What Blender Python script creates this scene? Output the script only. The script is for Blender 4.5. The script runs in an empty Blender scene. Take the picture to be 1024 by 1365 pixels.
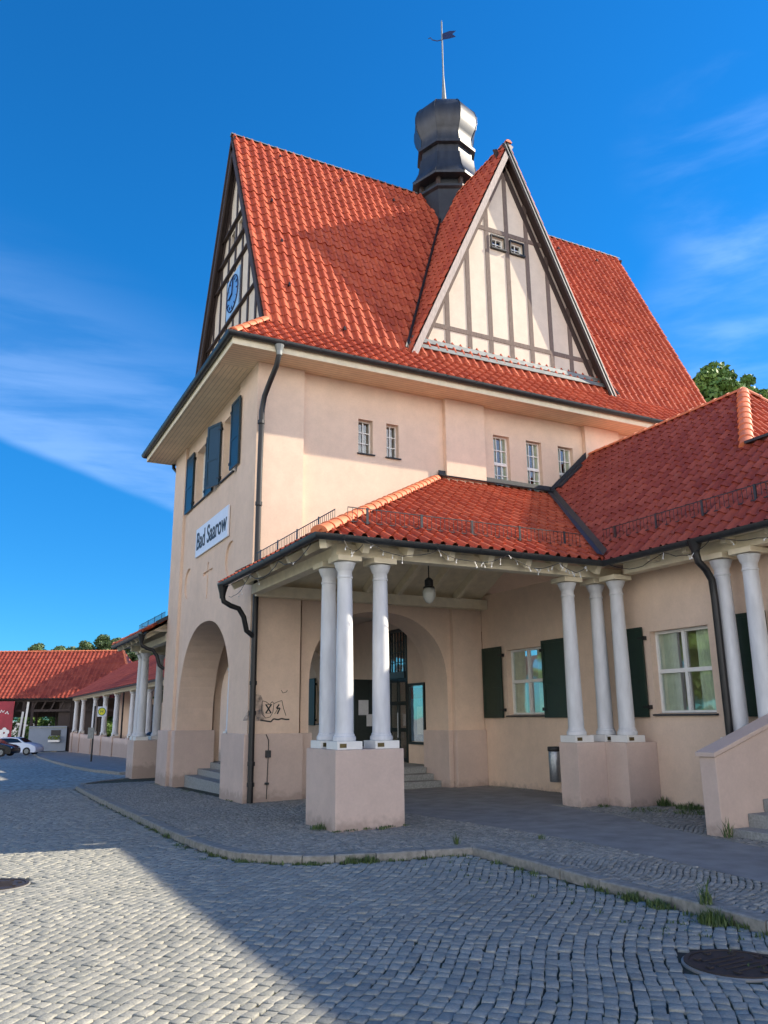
import bpy, bmesh, math, random
import numpy as np
from mathutils import Vector, Matrix
from mathutils.geometry import tessellate_polygon
random.seed(7); rng = np.random.default_rng(7)
S = bpy.context.scene; COL = S.collection

# ------------------------------------------------------------------ camera
PITCH, ROLL, YAW = 0.249716, 0.009377, 0.475118
fw = Vector((math.sin(YAW)*math.cos(PITCH), math.cos(YAW)*math.cos(PITCH), math.sin(PITCH)))
rt0 = Vector((math.cos(YAW), -math.sin(YAW), 0)); dn0 = fw.cross(rt0)
c_, s_ = math.cos(ROLL), math.sin(ROLL)
rt = c_*rt0 + s_*dn0; dn = -s_*rt0 + c_*dn0
cam = bpy.data.objects.new('camera', bpy.data.cameras.new('camera')); COL.objects.link(cam)
m = Matrix((rt, -dn, -fw)).transposed().to_4x4(); m.translation = Vector((0, 0, 1.65))
cam.matrix_world = m
cam.data.sensor_fit = 'VERTICAL'; cam.data.sensor_height = 24; cam.data.lens = 24*1069.72/1365
cam.data.clip_end = 3000; cam.data.clip_start = 0.05
S.camera = cam

# ------------------------------------------------------------------ light, sky
SUN = Vector((1.55, -0.46, 1.0)).normalized()
el = math.asin(SUN.z); az = math.atan2(SUN.x, SUN.y)
sun = bpy.data.objects.new('sun', bpy.data.lights.new('sun', 'SUN')); COL.objects.link(sun)
sun.data.energy = 3.95; sun.data.angle = math.radians(0.55); sun.data.color = (1.0, 0.88, 0.70)
sun.rotation_euler = SUN.to_track_quat('Z', 'Y').to_euler()
W = bpy.data.worlds.new("World"); S.world = W; W.use_nodes = True
nt = W.node_tree; nt.nodes.clear()
def WN(t, **k):
    n = nt.nodes.new(t)
    for a, b in k.items(): setattr(n, a, b)
    return n
sky = WN('ShaderNodeTexSky', sky_type='NISHITA', sun_disc=False, sun_elevation=el, sun_rotation=az,
         air_density=1.0, dust_density=0.0, ozone_density=3.0, altitude=60)
hsv = WN('ShaderNodeHueSaturation'); hsv.inputs['Saturation'].default_value = 1.22
nt.links.new(sky.outputs[0], hsv.inputs['Color'])
tc = WN('ShaderNodeTexCoord')
def wmath(op, a, b=None, c=None):
    n = WN('ShaderNodeMath', operation=op)
    for i, v in enumerate((a, b, c)):
        if v is None: continue
        if isinstance(v, (int, float)): n.inputs[i].default_value = v
        else: nt.links.new(v, n.inputs[i])
    return n.outputs[0]
def wdot(v):
    n = WN('ShaderNodeVectorMath', operation='DOT_PRODUCT'); nt.links.new(tc.outputs['Generated'], n.inputs[0])
    n.inputs[1].default_value = v; return n.outputs['Value']
def wstep(x, a, b):
    n = WN('ShaderNodeMapRange', interpolation_type='SMOOTHSTEP'); nt.links.new(x, n.inputs[0])
    n.inputs[1].default_value = a; n.inputs[2].default_value = b; return n.outputs[0]
def wnoise(scale, stretch, rot, detail=6):
    mp = WN('ShaderNodeMapping'); mp.inputs['Scale'].default_value = stretch; mp.inputs['Rotation'].default_value = rot
    nt.links.new(tc.outputs['Generated'], mp.inputs[0])
    n = WN('ShaderNodeTexNoise'); n.inputs['Scale'].default_value = scale; n.inputs['Detail'].default_value = detail
    n.inputs['Roughness'].default_value = 0.55; n.inputs['Distortion'].default_value = 0.25
    nt.links.new(mp.outputs[0], n.inputs[0]); return n.outputs[0]
veil_edge = wdot((0.28, -0.29, 0.92))
edge_n = wmath('ADD', veil_edge, wmath('MULTIPLY', wmath('SUBTRACT', wnoise(5, (1, 1, 1), (0, 0, 0), 3), 0.5), 0.02))
m1 = wmath('MULTIPLY', wstep(edge_n, 0.0, 0.014), wmath('SUBTRACT', 1.0, wstep(veil_edge, 0.02, 0.26)))
m1 = wmath('MULTIPLY', m1, wmath('MULTIPLY_ADD', wstep(wnoise(4.2, (1, 1.0, 7), (0.2, 0.12, 0.3), 9), 0.3, 0.7), 0.8, 0.25))
m1 = wmath('MULTIPLY', m1, wstep(wdot((0.12, 0.92, 0.37)), 0.80, 0.97))
n2 = wstep(wnoise(4.5, (1, 1, 3.6), (0.3, 0.5, 0.2), 8), 0.42, 0.78)
m2 = wmath('MULTIPLY', wstep(wdot((0.741, 0.535, 0.405)), 0.988, 0.9995), wmath('MULTIPLY_ADD', n2, 1.0, 0.15))
m3 = wmath('MULTIPLY', wstep(wdot((0.69, 0.44, 0.575)), 0.984, 0.9995), wmath('MULTIPLY', n2, 0.6))
mm = wmath('ADD', wmath('MULTIPLY', m1, 0.16), wmath('ADD', wmath('MULTIPLY', m2, 0.17), wmath('MULTIPLY', m3, 0.18)))
mm = wmath('MINIMUM', wmath('MAXIMUM', mm, 0.0), 0.85)
mix = WN('ShaderNodeMix', data_type='RGBA'); nt.links.new(mm, mix.inputs[0])
tint = WN('ShaderNodeMix', data_type='RGBA', blend_type='MULTIPLY'); tint.inputs[0].default_value = 1; nt.links.new(hsv.outputs[0], tint.inputs[6]); tnt = WN('ShaderNodeMix', data_type='RGBA'); nt.links.new(wstep(wdot((0, 0, 1)), 0.0, 0.55), tnt.inputs[0]); tnt.inputs[6].default_value = (0.13, 0.42, 0.66, 1); tnt.inputs[7].default_value = (0.13, 0.66, 0.88, 1); nt.links.new(tnt.outputs[2], tint.inputs[7])
nt.links.new(tint.outputs[2], mix.inputs[6]); mix.inputs[7].default_value = (5.0, 6.4, 9.0, 1)
# added unseen cloud bank behind the viewer, overbright to fill the shaded walls
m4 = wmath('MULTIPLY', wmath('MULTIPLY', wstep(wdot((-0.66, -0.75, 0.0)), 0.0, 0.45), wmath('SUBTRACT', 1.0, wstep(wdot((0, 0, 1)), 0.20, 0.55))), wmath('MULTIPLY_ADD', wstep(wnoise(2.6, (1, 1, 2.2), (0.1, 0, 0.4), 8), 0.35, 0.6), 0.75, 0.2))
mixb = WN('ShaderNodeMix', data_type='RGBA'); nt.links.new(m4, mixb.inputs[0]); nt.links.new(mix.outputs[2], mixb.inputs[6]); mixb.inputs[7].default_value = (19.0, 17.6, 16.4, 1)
bg = WN('ShaderNodeBackground'); bg.inputs['Strength'].default_value = 0.11
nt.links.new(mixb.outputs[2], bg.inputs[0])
nt.links.new(bg.outputs[0], WN('ShaderNodeOutputWorld').inputs[0])
S.view_settings.view_transform = 'Standard'; S.view_settings.look = 'None'
S.view_settings.gamma = 1; S.view_settings.exposure = 1.24; S.view_settings.use_curve_mapping = False
S.cycles.max_bounces = 6

# ------------------------------------------------------------------ materials
def srgb(r, g, b):
    f = lambda c: (c/255/12.92) if c/255 <= .04045 else ((c/255+.055)/1.055)**2.4
    return (f(r), f(g), f(b), 1)
class NT:
    def __init__(s, name):
        s.m = bpy.data.materials.new(name); s.m.use_nodes = True; s.t = s.m.node_tree
        s.p = s.t.nodes['Principled BSDF']; s.out = s.t.nodes['Material Output']
    def n(s, t, **k):
        n = s.t.nodes.new(t)
        for a, b in k.items(): setattr(n, a, b)
        return n
    def l(s, a, b): s.t.links.new(a, b)
    def noise(s, scale, detail=4, vec=None, rough=.55, stretch=None):
        n = s.n('ShaderNodeTexNoise'); n.inputs['Scale'].default_value = scale; n.inputs['Detail'].default_value = detail
        n.inputs['Roughness'].default_value = rough
        if vec is None: vec = s.n('ShaderNodeTexCoord').outputs['Object']
        if stretch:
            mp = s.n('ShaderNodeMapping'); mp.inputs['Scale'].default_value = stretch; s.l(vec, mp.inputs[0]); vec = mp.outputs[0]
        s.l(vec, n.inputs[0]); return n.outputs[0]
    def ramp(s, x, stops):
        r = s.n('ShaderNodeValToRGB'); s.l(x, r.inputs[0]); e = r.color_ramp.elements
        while len(e) < len(stops): e.new(.5)
        for i, (p, c) in enumerate(stops): e[i].position = p; e[i].color = c if len(c) == 4 else (*c, 1)
        return r.outputs[0]
    def mul(s, a, b, fac=1.0, mode='MULTIPLY'):
        n = s.n('ShaderNodeMix', data_type='RGBA', blend_type=mode); n.inputs[0].default_value = fac
        for v, i in ((a, 6), (b, 7)):
            if isinstance(v, tuple): n.inputs[i].default_value = v
            else: s.l(v, n.inputs[i])
        return n.outputs[2]
    def mixf(s, f, a, b):
        n = s.n('ShaderNodeMix', data_type='RGBA'); s.l(f, n.inputs[0])
        for v, i in ((a, 6), (b, 7)):
            if isinstance(v, tuple): n.inputs[i].default_value = v
            else: s.l(v, n.inputs[i])
        return n.outputs[2]
    def bump(s, h, strength=.3, dist=.01):
        b = s.n('ShaderNodeBump'); b.inputs['Strength'].default_value = strength; b.inputs['Distance'].default_value = dist
        s.l(h, b.inputs['Height']); s.l(b.outputs[0], s.p.inputs['Normal'])
def g(v): return (v, v, v, 1)
def plain(name, col, rough=.6, var=.15, scale=6, bump=.1, metal=0, bscale=60, stretch=None):
    t = NT(name); n = t.noise(scale, 5, stretch=stretch)
    c = t.mul(col, t.ramp(n, [(.3, g(1-var)), (.7, g(1+var))])); t.l(c, t.p.inputs['Base Color'])
    t.p.inputs['Roughness'].default_value = rough; t.p.inputs['Metallic'].default_value = metal
    if bump: t.bump(t.noise(bscale, 4, stretch=stretch), bump, .006)
    return t.m
def plaster(name, col):
    t = NT(name)
    big = t.ramp(t.noise(.55, 5), [(.3, g(.93)), (.7, g(1.05))])
    mid = t.mul(t.ramp(t.noise(3.5, 7, rough=.7), [(.3, g(.91)), (.72, g(1.03))]), t.ramp(t.noise(26, 5, rough=.7), [(.3, g(.95)), (.7, g(1.03))]))
    streak = t.ramp(t.noise(2.2, 4, stretch=(1.1, 1.1, .2)), [(.3, g(.965)), (.6, g(1.0))])
    c = t.mul(t.mul(t.mul(col, big), mid), streak)
    # splash dirt with its own ragged outline, low on the wall
    sp = t.n('ShaderNodeSeparateXYZ'); t.l(t.n('ShaderNodeTexCoord').outputs['Object'], sp.inputs[0])
    hgt = t.n('ShaderNodeMath', operation='MULTIPLY_ADD'); t.l(t.noise(7, 5), hgt.inputs[0]); hgt.inputs[1].default_value = -.55; t.l(sp.outputs[2], hgt.inputs[2])
    mr = t.n('ShaderNodeMapRange'); t.l(hgt.outputs[0], mr.inputs[0]); mr.inputs[1].default_value = -.22; mr.inputs[2].default_value = -.05; mr.inputs[3].default_value = .55; mr.inputs[4].default_value = 0
    c = t.mixf(mr.outputs[0], c, srgb(140, 122, 110)); t.l(c, t.p.inputs['Base Color'])
    t.p.inputs['Roughness'].default_value = .9
    h = t.mul(t.noise(95, 5), t.noise(18, 3), .5, 'ADD'); t.bump(h, .32, .006); return t.m
M = {}
M['wall'] = plaster('peach_plaster', srgb(227, 201, 178))
M['plinth'] = plaster('pink_plaster', srgb(208, 186, 172))
M['infill'] = plaster('cream_panel', srgb(216, 202, 184))
M['column'] = plain('column_paint', srgb(208, 209, 210), .6, .11, 9, .1, stretch=(1, 1, .25))
M['cream'] = plain('cream_timber', srgb(222, 210, 182), .65, .1, 5, .2)
M['soffit'] = None
def boards(name, col, axis, pitch=.11):
    t = NT(name); tcn = t.n('ShaderNodeTexCoord'); sp = t.n('ShaderNodeSeparateXYZ'); t.l(tcn.outputs['Object'], sp.inputs[0])
    md = t.n('ShaderNodeMath', operation='PINGPONG'); t.l(sp.outputs[axis], md.inputs[0]); md.inputs[1].default_value = pitch/2
    r = t.ramp(md.outputs[0], [(0.0, g(.45)), (.012, g(1))])
    n = t.ramp(t.noise(4, 4), [(.3, g(.9)), (.7, g(1.06))])
    t.l(t.mul(t.mul(col, r), n), t.p.inputs['Base Color']); t.p.inputs['Roughness'].default_value = .6
    t.bump(r, .5, .006); return t.m
M['soffit_y'] = boards('soffit_boards', srgb(226, 205, 172), 1)
M['soffit_x'] = boards('soffit_boards_side', srgb(226, 205, 172), 0)
def tiles(name, base, dark, light):
    t = NT(name); uv = t.n('ShaderNodeUVMap')
    fl = t.n('ShaderNodeVectorMath', operation='FLOOR'); t.l(uv.outputs[0], fl.inputs[0])
    wn = t.n('ShaderNodeTexWhiteNoise', noise_dimensions='2D'); t.l(fl.outputs[0], wn.inputs[0])
    c = t.ramp(wn.outputs[0], [(0, dark), (.45, base), (1, light)])
    st = t.ramp(t.noise(.5, 6, rough=.7), [(.35, g(.91)), (.65, g(1.03))])
    c = t.mul(c, st)
    grime = t.ramp(t.noise(14, 6, rough=.7), [(.3, g(.8)), (.55, g(1.03))])
    c = t.mul(c, grime)
    c = t.mixf(t.ramp(t.noise(5, 8, rough=.75), [(.60, g(0)), (.70, g(.4))]), c, srgb(128, 104, 84)); t.l(c, t.p.inputs['Base Color'])
    t.p.inputs['Roughness'].default_value = .6; t.p.inputs['Specular IOR Level'].default_value = .2
    t.bump(t.noise(120, 3), .2, .003); return t.m
M['tile'] = tiles('red_clay_tiles', srgb(176, 84, 58), srgb(162, 74, 52), srgb(188, 95, 66))
M['tile_old'] = tiles('weathered_clay_tiles', srgb(148, 70, 54), srgb(136, 61, 48), srgb(160, 80, 62))
M['ridge'] = plain('ridge_tile_clay', srgb(210, 120, 80), .6, .22, 3, .3)
M['gutter'] = plain('dark_zinc', srgb(52, 55, 57), .42, .2, 8, .1, metal=.35)
M['zinc'] = plain('pale_zinc', srgb(128, 132, 130), .5, .2, 8, .15, metal=.3)
M['lead'] = plain('lead_sheet', srgb(44, 48, 54), .55, .2, 5, .2, metal=.2)
M['copper'] = plain('turret_metal', srgb(46, 50, 57), .42, .3, 2.5, .12, metal=.15, stretch=(3, 3, .5))
M['timber_pale'] = plain('pale_timber', srgb(176, 164, 156), .85, .25, 10, .5, bscale=40, stretch=(6, 6, .6))
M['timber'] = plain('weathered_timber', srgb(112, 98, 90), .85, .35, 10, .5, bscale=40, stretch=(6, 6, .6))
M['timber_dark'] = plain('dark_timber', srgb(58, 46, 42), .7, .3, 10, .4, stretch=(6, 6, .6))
M['white'] = plain('white_paint', srgb(228, 226, 220), .45, .04, 8, .05)
M['shutter_g'] = plain('dark_green_paint', srgb(24, 48, 38), .45, .12, 8, .1)
M['shutter_b'] = plain('teal_paint', srgb(18, 48, 58), .4, .12, 8, .1)
M['stone'] = plain('granite_steps', srgb(140, 142, 140), .8, .25, 30, .4)
M['black'] = plain('black_metal', srgb(24, 24, 26), .45, .2, 12, .1)
M['steel'] = plain('brushed_steel', srgb(150, 155, 160), .35, .1, 30, .05, metal=.8)
M['door'] = plain('dark_green_door', srgb(26, 38, 36), .4, .15, 10, .1)
M['curtain'] = plain('curtain_cloth', srgb(222, 222, 202), .9, .12, 6, .0)
M['paper'] = plain('paper', srgb(214, 216, 220), .7, .06, 20, 0)
M['poster'] = plain('notice_poster', srgb(120, 150, 190), .5, .35, 4, 0)
M['brass'] = plain('plaque', srgb(96, 84, 50), .4, .2, 20, 0, metal=.5)
M['sign'] = plain('sign_enamel', srgb(225, 229, 236), .35, .04, 3, 0)
M['ink'] = plain('black_lettering', srgb(22, 22, 26), .5, .05, 3, 0)
M['clock'] = plain('clock_blue', srgb(96, 150, 205), .4, .08, 3, 0)
M['clock_panel'] = plain('clock_panel', srgb(150, 186, 220), .5, .05, 3, 0)
M['navy'] = plain('navy', srgb(28, 40, 78), .4, .05, 3, 0)
M['planting'] = plain('planting', srgb(112, 128, 48), .8, .4, 30, 0)
M['asphalt'] = plain('asphalt', srgb(136, 135, 132), .9, .2, 3, .5, bscale=220)
M['kerb'] = plain('kerb_granite', srgb(136, 133, 125), .85, .3, 14, .5, bscale=70)
M['iron'] = plain('cast_iron', srgb(44, 36, 34), .6, .3, 20, .4)
M['car_white'] = plain('white_car_paint', srgb(205, 215, 228), .25, .02, 2, 0)
M['car_dark'] = plain('dark_car_paint', srgb(16, 18, 26), .2, .05, 2, 0)
M['car_blue'] = plain('blue_car_paint', srgb(30, 70, 150), .25, .05, 2, 0)
M['rubber'] = plain('rubber', srgb(22, 22, 22), .8, .1, 10, 0)
M['carglass'] = plain('dark_car_glass', srgb(30, 38, 48), .08, .05, 2, 0)
M['banner'] = plain('red_banner', srgb(150, 36, 52), .6, .25, 1.2, 0)
M['grey_panel'] = plain('grey_panel', srgb(130, 140, 152), .7, .08, 1, 0)
M['yellow'] = plain('sign_yellow', srgb(226, 216, 40), .5, .03, 3, 0)
M['sign_green'] = plain('sign_green', srgb(20, 110, 60), .5, .03, 3, 0)
def glassm():
    t = NT('window_glass'); t.t.nodes.remove(t.p)
    lw0 = t.n('ShaderNodeLayerWeight'); lw0.inputs[0].default_value = .5; lw1 = t.n('ShaderNodeMath', operation='POWER'); t.l(lw0.outputs['Facing'], lw1.inputs[0]); lw1.inputs[1].default_value = 2.2; lw = t.n('ShaderNodeMath', operation='MULTIPLY_ADD'); t.l(lw1.outputs[0], lw.inputs[0]); lw.inputs[1].default_value = .75; lw.inputs[2].default_value = .07
    b = t.n('ShaderNodeBump'); b.inputs['Strength'].default_value = .12; b.inputs['Distance'].default_value = .02
    t.l(t.noise(1.6, 2), b.inputs['Height'])
    tr = t.n('ShaderNodeBsdfTransparent'); tr.inputs[0].default_value = (.88, .92, .90, 1)
    gl = t.n('ShaderNodeBsdfGlossy'); gl.inputs['Roughness'].default_value = .03; gl.inputs[0].default_value = (.9, .93, .95, 1)
    t.l(b.outputs[0], gl.inputs['Normal'])
    mx = t.n('ShaderNodeMixShader'); t.l(lw.outputs[0], mx.inputs[0]); t.l(tr.outputs[0], mx.inputs[1]); t.l(gl.outputs[0], mx.inputs[2])
    t.l(mx.outputs[0], t.out.inputs[0]); return t.m
M['glass'] = glassm()
def lampglass():
    t = NT('opal_glass'); t.p.inputs['Base Color'].default_value = srgb(205, 205, 196); t.p.inputs['Roughness'].default_value = .25
    return t.m
M['opal'] = lampglass()
def setts(name, c0, c1, moss):
    t = NT(name); at = t.n('ShaderNodeAttribute', attribute_name='tint')
    c = t.ramp(at.outputs['Fac'], [(0, c0), (1, c1)])
    c = t.mul(c, t.ramp(t.noise(55, 5, rough=.7), [(.3, g(.74)), (.7, g(1.18))]))
    c = t.mul(c, t.ramp(t.noise(.5, 4), [(.3, g(.88)), (.7, g(1.08))]))
    t.l(c, t.p.inputs['Base Color']); t.p.inputs['Roughness'].default_value = .72
    t.bump(t.noise(70, 4), .5, .008); return t.m
M['sett'] = setts('granite_setts', srgb(136, 137, 130), srgb(163, 161, 150), 0)
M['sett_small'] = setts('mosaic_setts', srgb(122, 122, 116), srgb(156, 154, 145), 0)
def joint():
    t = NT('joint_sand'); n = t.noise(1.6, 6, rough=.7)
    c = t.ramp(n, [(.42, srgb(54, 52, 47)), (.62, srgb(60, 68, 38))]); t.l(c, t.p.inputs['Base Color'])
    t.p.inputs['Roughness'].default_value = .95; t.bump(t.noise(90, 4), .6, .01); return t.m
M['joint'] = joint()
def farsett():
    t = NT('distant_setts'); v = t.n('ShaderNodeTexVoronoi'); v.inputs['Scale'].default_value = 7
    t.l(t.n('ShaderNodeTexCoord').outputs['Object'], v.inputs[0])
    c = t.ramp(v.outputs['Distance'], [(.35, srgb(170, 168, 158)), (.8, srgb(112, 108, 100))])
    c = t.mul(c, t.ramp(t.noise(.35, 5), [(.3, g(.88)), (.7, g(1.1))])); t.l(c, t.p.inputs['Base Color'])
    t.p.inputs['Roughness'].default_value = .85
    iv = t.n('ShaderNodeMath', operation='SUBTRACT'); iv.inputs[0].default_value = 1; t.l(v.outputs['Distance'], iv.inputs[1]); t.bump(iv.outputs[0], .8, .03)
    return t.m
M['farsett'] = farsett()
def leafm(name, a, b):
    t = NT(name); at = t.n('ShaderNodeAttribute', attribute_name='tint')
    t.l(t.ramp(at.outputs['Fac'], [(0, a), (1, b)]), t.p.inputs['Base Color'])
    t.p.inputs['Roughness'].default_value = .6
    try: t.p.inputs['Subsurface Weight'].default_value = 0
    except Exception: pass
    return t.m
M['pine'] = leafm('pine_needles', (.028, .062, .02, 1), (.09, .15, .045, 1))
M['leaf'] = leafm('green_leaves', (.045, .11, .018, 1), (.16, .27, .05, 1))
M['grass'] = leafm('weed_green', (.035, .07, .015, 1), (.10, .15, .04, 1))
M['bark'] = plain('bark', srgb(96, 78, 64), .9, .3, 8, .6)

# ------------------------------------------------------------------ helpers
class MB:
    def __init__(s): s.v = []; s.f = []; s.mi = []
    def add(s, vs, fs):
        b = len(s.v); s.v += [tuple(p) for p in vs]; s.f += [tuple(b+i for i in f) for f in fs]; return s
    def box(s, x0, x1, y0, y1, z0, z1):
        vs = [(x, y, z) for z in (z0, z1) for y in (y0, y1) for x in (x0, x1)]
        return s.add(vs, [(0, 2, 3, 1), (4, 5, 7, 6), (0, 1, 5, 4), (2, 6, 7, 3), (0, 4, 6, 2), (1, 3, 7, 5)])
    def bar(s, a, b, w, h, up=(0, 0, 1)):
        a = Vector(a); b = Vector(b); d = (b-a).normalized(); up = Vector(up)
        sd = d.cross(up)
        if sd.length < 1e-4: sd = d.cross(Vector((1, 0, 0)))
        sd.normalize(); u = sd.cross(d).normalized()
        vs = [p+sd*i*w/2+u*j*h/2 for p in (a, b) for i, j in ((-1, -1), (1, -1), (1, 1), (-1, 1))]
        return s.add(vs, [(0, 1, 2, 3), (7, 6, 5, 4), (0, 4, 5, 1), (1, 5, 6, 2), (2, 6, 7, 3), (3, 7, 4, 0)])
    def tube(s, pts, r, n=10, caps=True):
        pts = [Vector(p) for p in pts]; rings = []; prev = None
        for i, p in enumerate(pts):
            d = (pts[min(i+1, len(pts)-1)]-pts[max(i-1, 0)]).normalized()
            if prev is None:
                u = d.cross(Vector((0, 0, 1)));
                if u.length < .05: u = d.cross(Vector((1, 0, 0)))
            else: u = prev-d*prev.dot(d)
            u.normalize(); prev = u; w = d.cross(u); rr = r[i] if isinstance(r, (list, tuple)) else r
            rings.append([p+(u*math.cos(2*math.pi*k/n)+w*math.sin(2*math.pi*k/n))*rr for k in range(n)])
        vs = [q for R in rings for q in R]; fs = []
        for i in range(len(rings)-1):
            for k in range(n): fs.append((i*n+k, i*n+(k+1) % n, (i+1)*n+(k+1) % n, (i+1)*n+k))
        if caps: fs += [tuple(range(n))[::-1], tuple((len(rings)-1)*n+k for k in range(n))]
        return s.add(vs, fs)
    def lathe(s, c, prof, n=20, rot=0):
        cx, cy, cz = c; vs = []
        for r, z in prof:
            for k in range(n):
                a = 2*math.pi*k/n+rot; vs.append((cx+r*math.cos(a), cy+r*math.sin(a), cz+z))
        fs = [(i*n+k, i*n+(k+1) % n, (i+1)*n+(k+1) % n, (i+1)*n+k) for i in range(len(prof)-1) for k in range(n)]
        fs += [tuple(range(n))[::-1], tuple((len(prof)-1)*n+k for k in range(n))]
        return s.add(vs, fs)
    def poly(s, pts): return s.add(pts, [tuple(range(len(pts)))])
    def prism(s, pts, d):
        n = len(pts); d = Vector(d); q = [Vector(p) for p in pts]
        return s.add(q+[p+d for p in q], [tuple(range(n))[::-1], tuple(range(n, 2*n))]+[(i, (i+1) % n, n+(i+1) % n, n+i) for i in range(n)])
MIR = False
def my(y): return 41.2-y
def obj(name, mb, mat, parent=None, smooth=False, bevel=0, label=None, recalc=True):
    me = bpy.data.meshes.new(name)
    vs = [(x, my(y), z-.22) for x, y, z in mb.v] if MIR else mb.v
    me.from_pydata([tuple(v) for v in vs], [], mb.f)
    if recalc or bevel:
        bm = bmesh.new(); bm.from_mesh(me); bmesh.ops.recalc_face_normals(bm, faces=bm.faces)
        if bevel:
            es = [e for e in bm.edges if len(e.link_faces) == 2 and e.calc_face_angle(0) > .5]
            bmesh.ops.bevel(bm, geom=es, offset=bevel, segments=2, profile=.6, affect='EDGES', clamp_overlap=True)
        bm.to_mesh(me); bm.free()
    if smooth: me.shade_smooth(); me.set_sharp_from_angle(angle=math.radians(38))
    me.materials.append(mat)
    return place(name, me, parent, label)
def place(name, me, parent=None, label=None):
    o = bpy.data.objects.new(name, me); COL.objects.link(o)
    if parent is not None:
        o.parent = parent
        if parent.type == 'EMPTY': o.matrix_parent_inverse = Matrix.Translation(parent.location).inverted()
    if label: o['label'] = label
    return o
def thing(name, label, cat, loc=(0, 0, 0), group=None):
    o = bpy.data.objects.new(name, None); COL.objects.link(o); o.empty_display_size = .2
    o.location = (loc[0], my(loc[1]), loc[2]-.22) if MIR else loc
    o['label'] = label; o['category'] = cat
    if group: o['group'] = group
    return o
def tag(o, label, cat, group=None):
    o['label'] = label; o['category'] = cat
    if group: o['group'] = group
    return o
def struct(o, kind='structure'): o['kind'] = kind; return o
def G(x, y):
    return .03+.015*(min(max(x, -3), 12)-5.25)-.02*min(max(0, y-15), 67)

def wall(origin, u, v, n, outer, holes, thick, backing=None):
    """panel with openings: outer and holes are 2-D loops in (u,v); n points to the outside, thickness goes inward"""
    O = Vector(origin); u = Vector(u); v = Vector(v); n = Vector(n); mb = MB()
    P = lambda q, d: O+u*q[0]+v*q[1]-n*d
    loops = [outer]+holes; flat = [q for L in loops for q in L]
    tris = tessellate_polygon([[Vector((q[0], q[1], 0)) for q in L] for L in loops])
    N = len(flat)
    fs = [tuple(t) for t in tris]+[tuple(N+i for i in t) for t in tris]
    b = 0
    for L in loops:
        k = len(L); fs += [(b+i, b+(i+1) % k, N+b+(i+1) % k, N+b+i) for i in range(k)]; b += k
    mb.add([P(q, 0) for q in flat]+[P(q, thick) for q in flat], fs); return mb
def rect(a, b, c, d): return [(a, c), (b, c), (b, d), (a, d)]
def archpoly(c, half, z0, zs, rise, n=2.3, k=28):
    pts = [(c-half, z0), (c+half, z0)]
    for i in range(k+1):
        t = math.pi*i/k; cx, sx = math.cos(t), math.sin(t)
        pts.append((c+half*math.copysign(abs(cx)**(2/n), cx), zs+rise*sx**(2/n)))
    return pts

def tiled(name, O, u, v, ul, vl, clips, mat, parent, pitch=.27, row=.335, u0=0.0, amp=.056, step=.026, reg=None):
    """pantile roof plane: real rolls and stepped courses. O eave-left point, u along the eave, v up the slope"""
    O = Vector(O); u = Vector(u).normalized(); v = Vector(v).normalized(); n = u.cross(v)
    if n.z < 0: n = -n
    prof = [(0, -.05), (.05, .55), (.13, .95), (.24, 1), (.36, .7), (.48, .05), (.64, -.22), (.85, -.2)]
    nc = int(ul/pitch)+2; nr = int(vl/row)+1; us = []; hs = []
    for i in range(nc):
        for a, h in prof: us.append((i+a)*pitch); hs.append(h*amp)
    us.append(nc*pitch); hs.append(0)
    m_ = len(us); V = []; UV = []
    rr = np.random.default_rng(len(name)+nc)
    sag = rr.normal(0, .004, (nr+1,))
    for j in range(nr):
        for e in (0, 1):
            vv = (j+e)*row - (0.012 if e == 0 else 0); dz = (step if e == 0 else 0.0)+sag[j]
            for k in range(m_):
                p = O+u*(u0+us[k])+v*vv+n*(hs[k]+dz); V.append(p); UV.append(((u0+us[k])/pitch, j+e*.98+.01))
    bm = bmesh.new(); uvl = bm.loops.layers.uv.new('UVMap'); bv = [bm.verts.new(p) for p in V]
    for j in range(2*nr-1):
        for k in range(m_-1):
            a = j*m_+k; ids = (a, a+1, a+m_+1, a+m_)
            f = bm.faces.new([bv[i] for i in ids]); f.smooth = True
            base = j//2
            uc = (UV[a][0]+UV[a+1][0])/2
            for lp, i in zip(f.loops, ids): lp[uvl].uv = (uc, base+.5)
    for p0, pn in clips:   # keep the side pn points to
        bmesh.ops.bisect_plane(bm, geom=bm.verts[:]+bm.edges[:]+bm.faces[:], plane_co=p0, plane_no=[-c for c in pn], clear_outer=True, dist=1e-5)
    if MIR:
        for q in bm.verts: q.co.y = my(q.co.y); q.co.z -= .22
        bmesh.ops.reverse_faces(bm, faces=bm.faces[:])
    me = bpy.data.meshes.new(name); bm.to_mesh(me); bm.free(); me.materials.append(mat)
    me.set_sharp_from_angle(angle=math.radians(50))
    return place(name, me, parent)
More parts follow.
